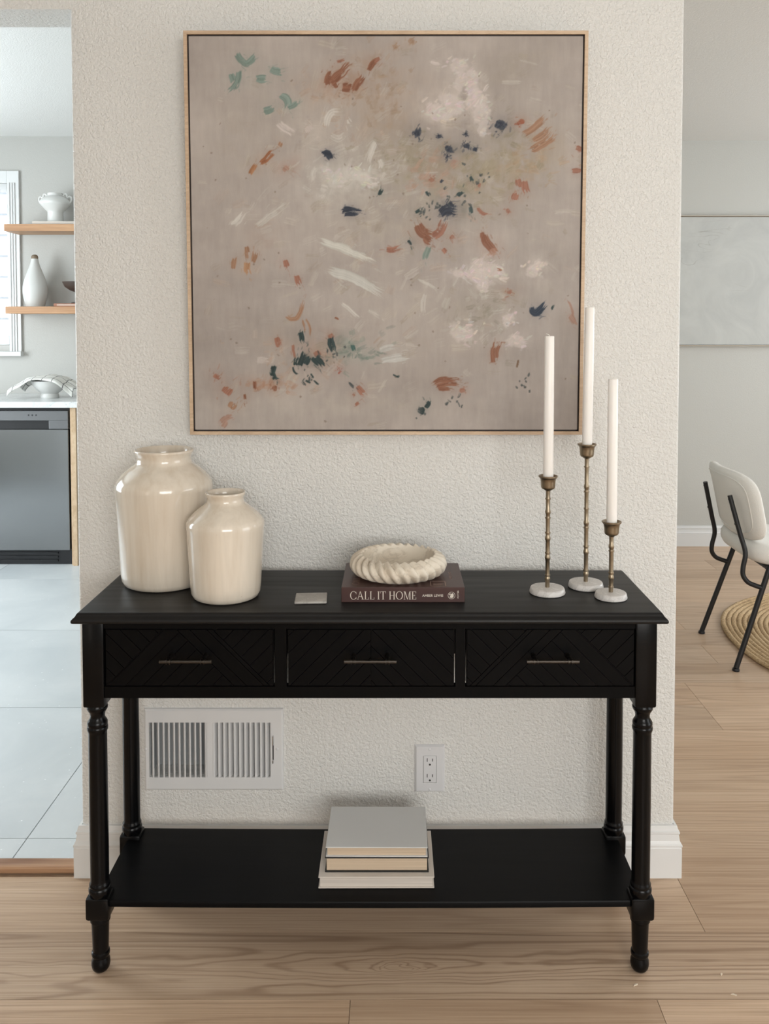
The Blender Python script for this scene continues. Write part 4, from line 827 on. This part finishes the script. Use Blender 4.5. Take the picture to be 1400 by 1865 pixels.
# ------------------------------------------------------------------ kitchen
DY = 2.72
dw = tag(empty('dishwasher', (-2.12, DY, .0105)), 'stainless steel dishwasher under the kitchen counter', 'dishwasher')
def D2(name, bm, mat, **k): return P2(ob(name, bm, mat, **k), dw)
DX0, DX1 = -2.42, -1.8246
D2('body', B((DX0, DY+.03, .0945), (DX1+.0085, DY+.55, .9015)), 'blackplastic')
D2('door', B((DX0, DY, .096), (DX1, DY+.03, .7785), .004), 'steel')
bm = bmesh.new(); box(bm, (DX0, DY-.002, .8295), (DX1, DY+.03, .884), .002); box(bm, (-1.9325, DY-.002, .7815), (DX1, DY+.03, .8295), .002); D2('control_panel', bm, 'panelsteel')
D2('handle_recess', B((DX0, DY+.02, .779), (-1.9325, DY+.03, .8295)), 'blackplastic')
for px in (-2.044, -2.0235, -2.002): D2('button', Lz([(0, 0), (.0045, 0), (.0045, .001), (0, .0012)], 14), 'blackplastic', loc=(px, DY-.002, .860), rot=(PI/2, 0, 0))
bm = bmesh.new(); box(bm, (DX0, DY+.025, .0105), (DX1+.008, DY+.05, .0945))
for k in range(3): box(bm, (DX0, DY+.018, .028+k*.022), (-1.90, DY+.025, .038+k*.022))
D2('kick_plate', bm, 'blackplastic')
o = tag(ob('cabinet_end_panel', box(B((-1.8154, DY+.004, .0105), (-1.8025, KY, .9025), .0005), (-1.8025, DY-.012, .0105), (-1.778, KY, .9025), .001), 'panelwood'), 'pale maple end panel to the right of the dishwasher', 'cabinet panel'); o.color = (.5, .5, 0, 1)
ct2 = tag(ob('kitchen_countertop', B((-3.88, DY-.03, .9027), (-1.70, KY, .9365), .003), 'quartz'), 'white stone kitchen countertop over the dishwasher', 'countertop')
for k, (z0, z1, lab) in enumerate(((1.9280, 1.9705, 'upper floating maple shelf carrying the footed urn'), (1.4340, 1.4765, 'lower floating maple shelf carrying the teardrop vase'))):
    o = tag(ob('floating_shelf', B((-2.341, KY-.22, z0), (-1.1, KY-.0165, z1), .0015), 'shelfwood'), lab, 'shelf', 'floating kitchen shelves'); o.color = (.2+.4*k, .5, 0, 1)
ym = KY-.11
tag(ob('display_board', B((-2.183, ym-.085, 1.9705), (-1.62, ym+.075, 1.9905), .003), 'cover_cream', smooth=40), 'pale flat board under the urn on the upper shelf', 'board')
ur = tag(empty('footed_urn', (-2.0735, ym, 1.9905)), 'white footed urn with scalloped lug handles on the upper shelf', 'urn')
ob('bowl', Lz([(0, 0), (.042, 0), (.048, .003), (.0465, .010), (.0450, .062), (.048, .069), (.062, .082), (.084, .107), (.0915, .116), (.091, .126), (.078, .143), (.058, .157), (.046, .162), (.0440, .172), (.0455, .178), (.0435, .180), (.040, .177), (.040, .162), (.03, .15), (0, .08)], 40), 'white_ceramic', ur, smooth=50)
for sx in (-1, 1):
    b = bmesh.new(); tube(b, spline([(sx*.048, 0, .160), (sx*.058, 0, .174), (sx*.069, 0, .172), (sx*.074, 0, .157), (sx*.078, 0, .153), (sx*.088, 0, .159), (sx*.0975, 0, .150), (sx*.097, 0, .133), (sx*.088, 0, .122)], 5), .0062, 10); ob('handle', b, 'white_ceramic', ur, smooth=50)
tv = tag(empty('teardrop_vase', (-2.2050, ym, 1.4765)), 'pale teardrop vase with a small brown mouth on the lower shelf', 'vase')
tp = [(.0, 0), (.05, 0), (.055, .008), (.063, .038), (.0705, .075), (.0728, .110), (.067, .146), (.0555, .185), (.043, .218), (.031, .25), (.0235, .275), (.0205, .295)]
ob('body', Lz([tuple(p)[:2] for p in spline([(r, z, 0) for r, z in tp], 3)], 40), 'matte_ceramic', tv, smooth=60)
ob('mouth', Lz([(.0, .293), (.0200, .295), (.0205, .303), (.0185, .312), (.0135, .318), (.007, .3205), (.0, .321)], 24), 'brown', tv, smooth=60)
o = tag(empty('small_book', (-1.955, ym-.01, 1.4765)), 'terracotta covered book lying under the dark pedestal bowl', 'book')
ob('cover', cover_bm(.21, .15, .0195, .003), 'redcover', o); ob('page_block', B((-.1, -.072, .003), (.1, .07, .0165)), 'paper_white', o)
ob('spine_label', B((-.085, -.0756, .0075), (.055, -.075, .0125)), 'print_cream', o)
tag(ob('pedestal_bowl', Lz([(0, 0), (.045, 0), (.045, .006), (.016, .014), (.013, .03), (.013, .058), (.022, .070), (.052, .082), (.080, .102), (.093, .128), (.0955, .133), (.092, .133), (.075, .108), (.04, .09), (0, .085)], 40), 'darkbowl', None, (-1.9345, ym-.01, 1.496), smooth=50), 'dark brown pedestal bowl at the right of the lower shelf', 'bowl')
yk = DY+.25
tag(ob('footed_bowl', Lz([(0, 0), (.050, 0), (.052, .004), (.050, .020), (.046, .028), (.055, .034), (.080, .055), (.100, .085), (.1045, .102), (.101, .1025), (.088, .075), (.05, .045), (0, .04)], 44), 'white_ceramic', None, (-2.0240, yk, .9365), smooth=50), 'white footed bowl under a checked towel on the kitchen counter', 'bowl')
b = bmesh.new(); NU_, NV_ = 40, 22; grid = []; uvl = b.loops.layers.uv.new('UVMap')
for j in range(NV_+1):
    row = []
    for i in range(NU_+1):
        s, t = 2*i/NU_-1, 2*j/NV_-1; x = s*.185; y = t*.124; r = math.hypot(x, y)
        zq = .112+.020*max(0, 1-(x/.13)**2)*max(0, 1-(y/.14)**2)
        over = max(0, r-.109); zq -= over*.30+over*over*4.5
        fold = math.sin(s*9+t*3)*.5+math.sin(t*11-s*4)*.5; zq += fold*(.002+.12*over)+.003*math.sin(5*s+1)*(1-abs(t))
        row.append(b.verts.new((x, y-over*.15*fold, max(.004, zq))))
    grid.append(row)
for j in range(NV_):
    for i in range(NU_):
        f = b.faces.new((grid[j][i], grid[j][i+1], grid[j+1][i+1], grid[j+1][i]))
        for l, (ii, jj) in zip(f.loops, ((i, j), (i+1, j), (i+1, j+1), (i, j+1))): l[uvl].uv = (ii/NU_, jj/NV_*.7)
tw_ = tag(ob('tea_towel', b, 'towel', None, (-2.036, yk, .9365), smooth=80), 'white tea towel with dark check lines draped over the footed bowl', 'towel')
sm_ = tw_.modifiers.new('thick', 'SOLIDIFY'); sm_.thickness = .003; sm_.offset = 1

# ------------------------------------------------------------------ dining room
pc = tag(empty('wall_canvas', (2.25, 3.2, 1.2376)), 'wide pale plaster textured canvas in thin frame on the dining wall', 'painting')
ob('canvas', B((-1.05, -.030, .008), (1.05, -.004, .782)), 'plasterart', pc)
b = bmesh.new()
for a, c in (((-1.062, -.036, 0), (1.062, 0, .005)), ((-1.062, -.036, .785), (1.062, 0, .790)), ((-1.062, -.036, .005), (-1.057, 0, .785)), ((1.057, -.036, .005), (1.062, 0, .785))): box(b, a, c)
ob('frame', b, 'framegold', pc)
ob('frame_gap', B((-1.057, -.012, .005), (1.057, -.002, .785)), 'gap', pc)
# chair facing +x
chy = 1.455
ch = tag(empty('dining_chair', (1.60, chy, 0), (0, 0, math.radians(-2))), 'white upholstered dining chair with black tube legs beside the jute rug', 'chair')
def leg(x0q, x1q, s, ztop=.415, z0=0):
    b = bmesh.new(); tube(b, [(x0q, s*.208, z0+.012), (x1q, s*.186, ztop)], .0105, 14); ob('leg', b, 'chairmetal', ch, smooth=50)
    ob('foot_cap', Lz([(0, 0), (.0135, 0), (.0145, .004), (.0125, .011), (0, .013)], 18), 'chairmetal', ch, (x0q-.001, s*.208, z0), smooth=40)
for s in (-1, 1):
    leg(-.252, -.118, s); leg(.27, .15, s, .415, .0195)
    b = bmesh.new(); tube(b, spline([(-.150, s*.190, .325), (-.180, s*.189, .335), (-.205, s*.187, .347), (-.222, s*.184, .372), (-.222, s*.182, .405), (-.213, s*.178, .462), (-.232, s*.166, .540), (-.2665, s*.148, .682)], 6), .0095, 14); ob('back_tube', b, 'chairmetal', ch, smooth=50)
    for zz, xx in ((.668, -.268), (.572, -.246)): ob('bolt', Lz([(0, 0), (.006, 0), (.006, .006), (.003, .009), (0, .009)], 12), 'chairmetal', ch, (xx+.004, s*(.150 if zz > .6 else .162), zz), (0, -PI/2-.2, 0))
for xx in (-.13, .155): ob('seat_rail', tube(bmesh.new(), [(xx, -.19, .405), (xx, .19, .405)], .009, 10), 'chairmetal', ch, smooth=50)
def cushion(hw, hh, th, ex, n=48, m_=10):
    """rounded pad in (u,v) with domed faces; returns list of rings of (u,v,w)"""
    out = []
    for w_, k in ((-1, .0), (-1, .55), (-.97, .88), (-.75, .96), (-.35, .995), (0, 1), (.35, .995), (.75, .96), (.97, .88), (1, .55), (1, 0)):
        ring = []
        for i in range(n):
            t = 2*PI*i/n; c, s = math.cos(t), math.sin(t); e = 2/ex
            ring.append((hw*k*math.copysign(abs(c)**e, c), hh*k*math.copysign(abs(s)**e, s), w_*th/2))
        out.append(ring)
    return out
def skin(b, rings, fn):
    vs = [[b.verts.new(fn(*p)) for p in r] for r in rings]
    for A, Q in zip(vs, vs[1:]):
        n = len(A)
        for i in range(n): b.faces.new((A[i], A[(i+1) % n], Q[(i+1) % n], Q[i]))
    bmesh.ops.remove_doubles(b, verts=b.verts[:], dist=1e-5); return b
def backfn(u, v, w): # u lateral(y), v height, w thickness(x)
    z = .638+v; x = -.222-(v*.26)+1.05*u*u*(.85+v*1.2)+w; return (x, u, z)
ob('backrest', skin(bmesh.new(), cushion(.232, .140, .046, 4.2), backfn), 'chairfabric', ch, smooth=70)
b = bmesh.new(); ring = [(.205*math.copysign(abs(math.cos(2*PI*i/60))**(2/4.2), math.cos(2*PI*i/60)), .113*math.copysign(abs(math.sin(2*PI*i/60))**(2/4.2), math.sin(2*PI*i/60))) for i in range(61)]
tube(b, [backfn(u, v, -.0228) for u, v in ring], .0022, 6, False); ob('piping', b, 'chairfabric', ch, smooth=60)
ob('seat', skin(bmesh.new(), cushion(.245, .228, .085, 4.0), lambda u, v, w: (.035+u, v, .455+w+.02*(u/.245)**2-.008)), 'chairfabric', ch, smooth=70)
# jute rug: one continuous braided coil
rc_ = (2.205, 1.505); RR = .775
b = bmesh.new(); pts = []; turns = 34; n = 56
for i in range(turns*n+1):
    a = 2*PI*i/n; r = .02+(RR-.02)*i/(turns*n); wob = 1+.008*math.sin(3*a+1)+.006*math.sin(7*a+2)*(r/RR)
    pts.append((r*wob*math.cos(a), r*wob*math.sin(a), .0085+.0012*math.sin(i*2.2)))
tube(b, pts, .0122, 6)
for v in b.verts: v.co.z = max(0.0, .009+(v.co.z-.009)*.75)
rg = tag(empty('jute_rug', (rc_[0], rc_[1], 0)), 'round braided jute rug on the dining room floor beside the chair', 'rug'); ob('braid', b, 'jute', rg, smooth=80)

# wood crumbs left on the floor by the right front leg
M['crumb'] = simple('pale_wood_crumb', (.72, .62, .50), .8)
for x, y, a, L, lab in ((.4929, -.3557, .5, .006, 'tiny pale wood crumb just in front of the right front console leg'), (.6836, -.3817, -.3, .006, 'larger pale wood crumb out on the floor, farthest right'), (.6788, -.3274, .9, .004, 'smallest pale wood crumb, on the floor behind the larger right one')):
    b = bmesh.new(); prism(b, [(-L, -.0012), (L*.7, -.0018), (L, .0004), (-.2*L, .0016)], 0, .0016)
    tag(ob('wood_crumb', b, 'crumb', None, (x, y, 0), (0, 0, a)), lab, 'crumb', 'wood crumbs on the floor')
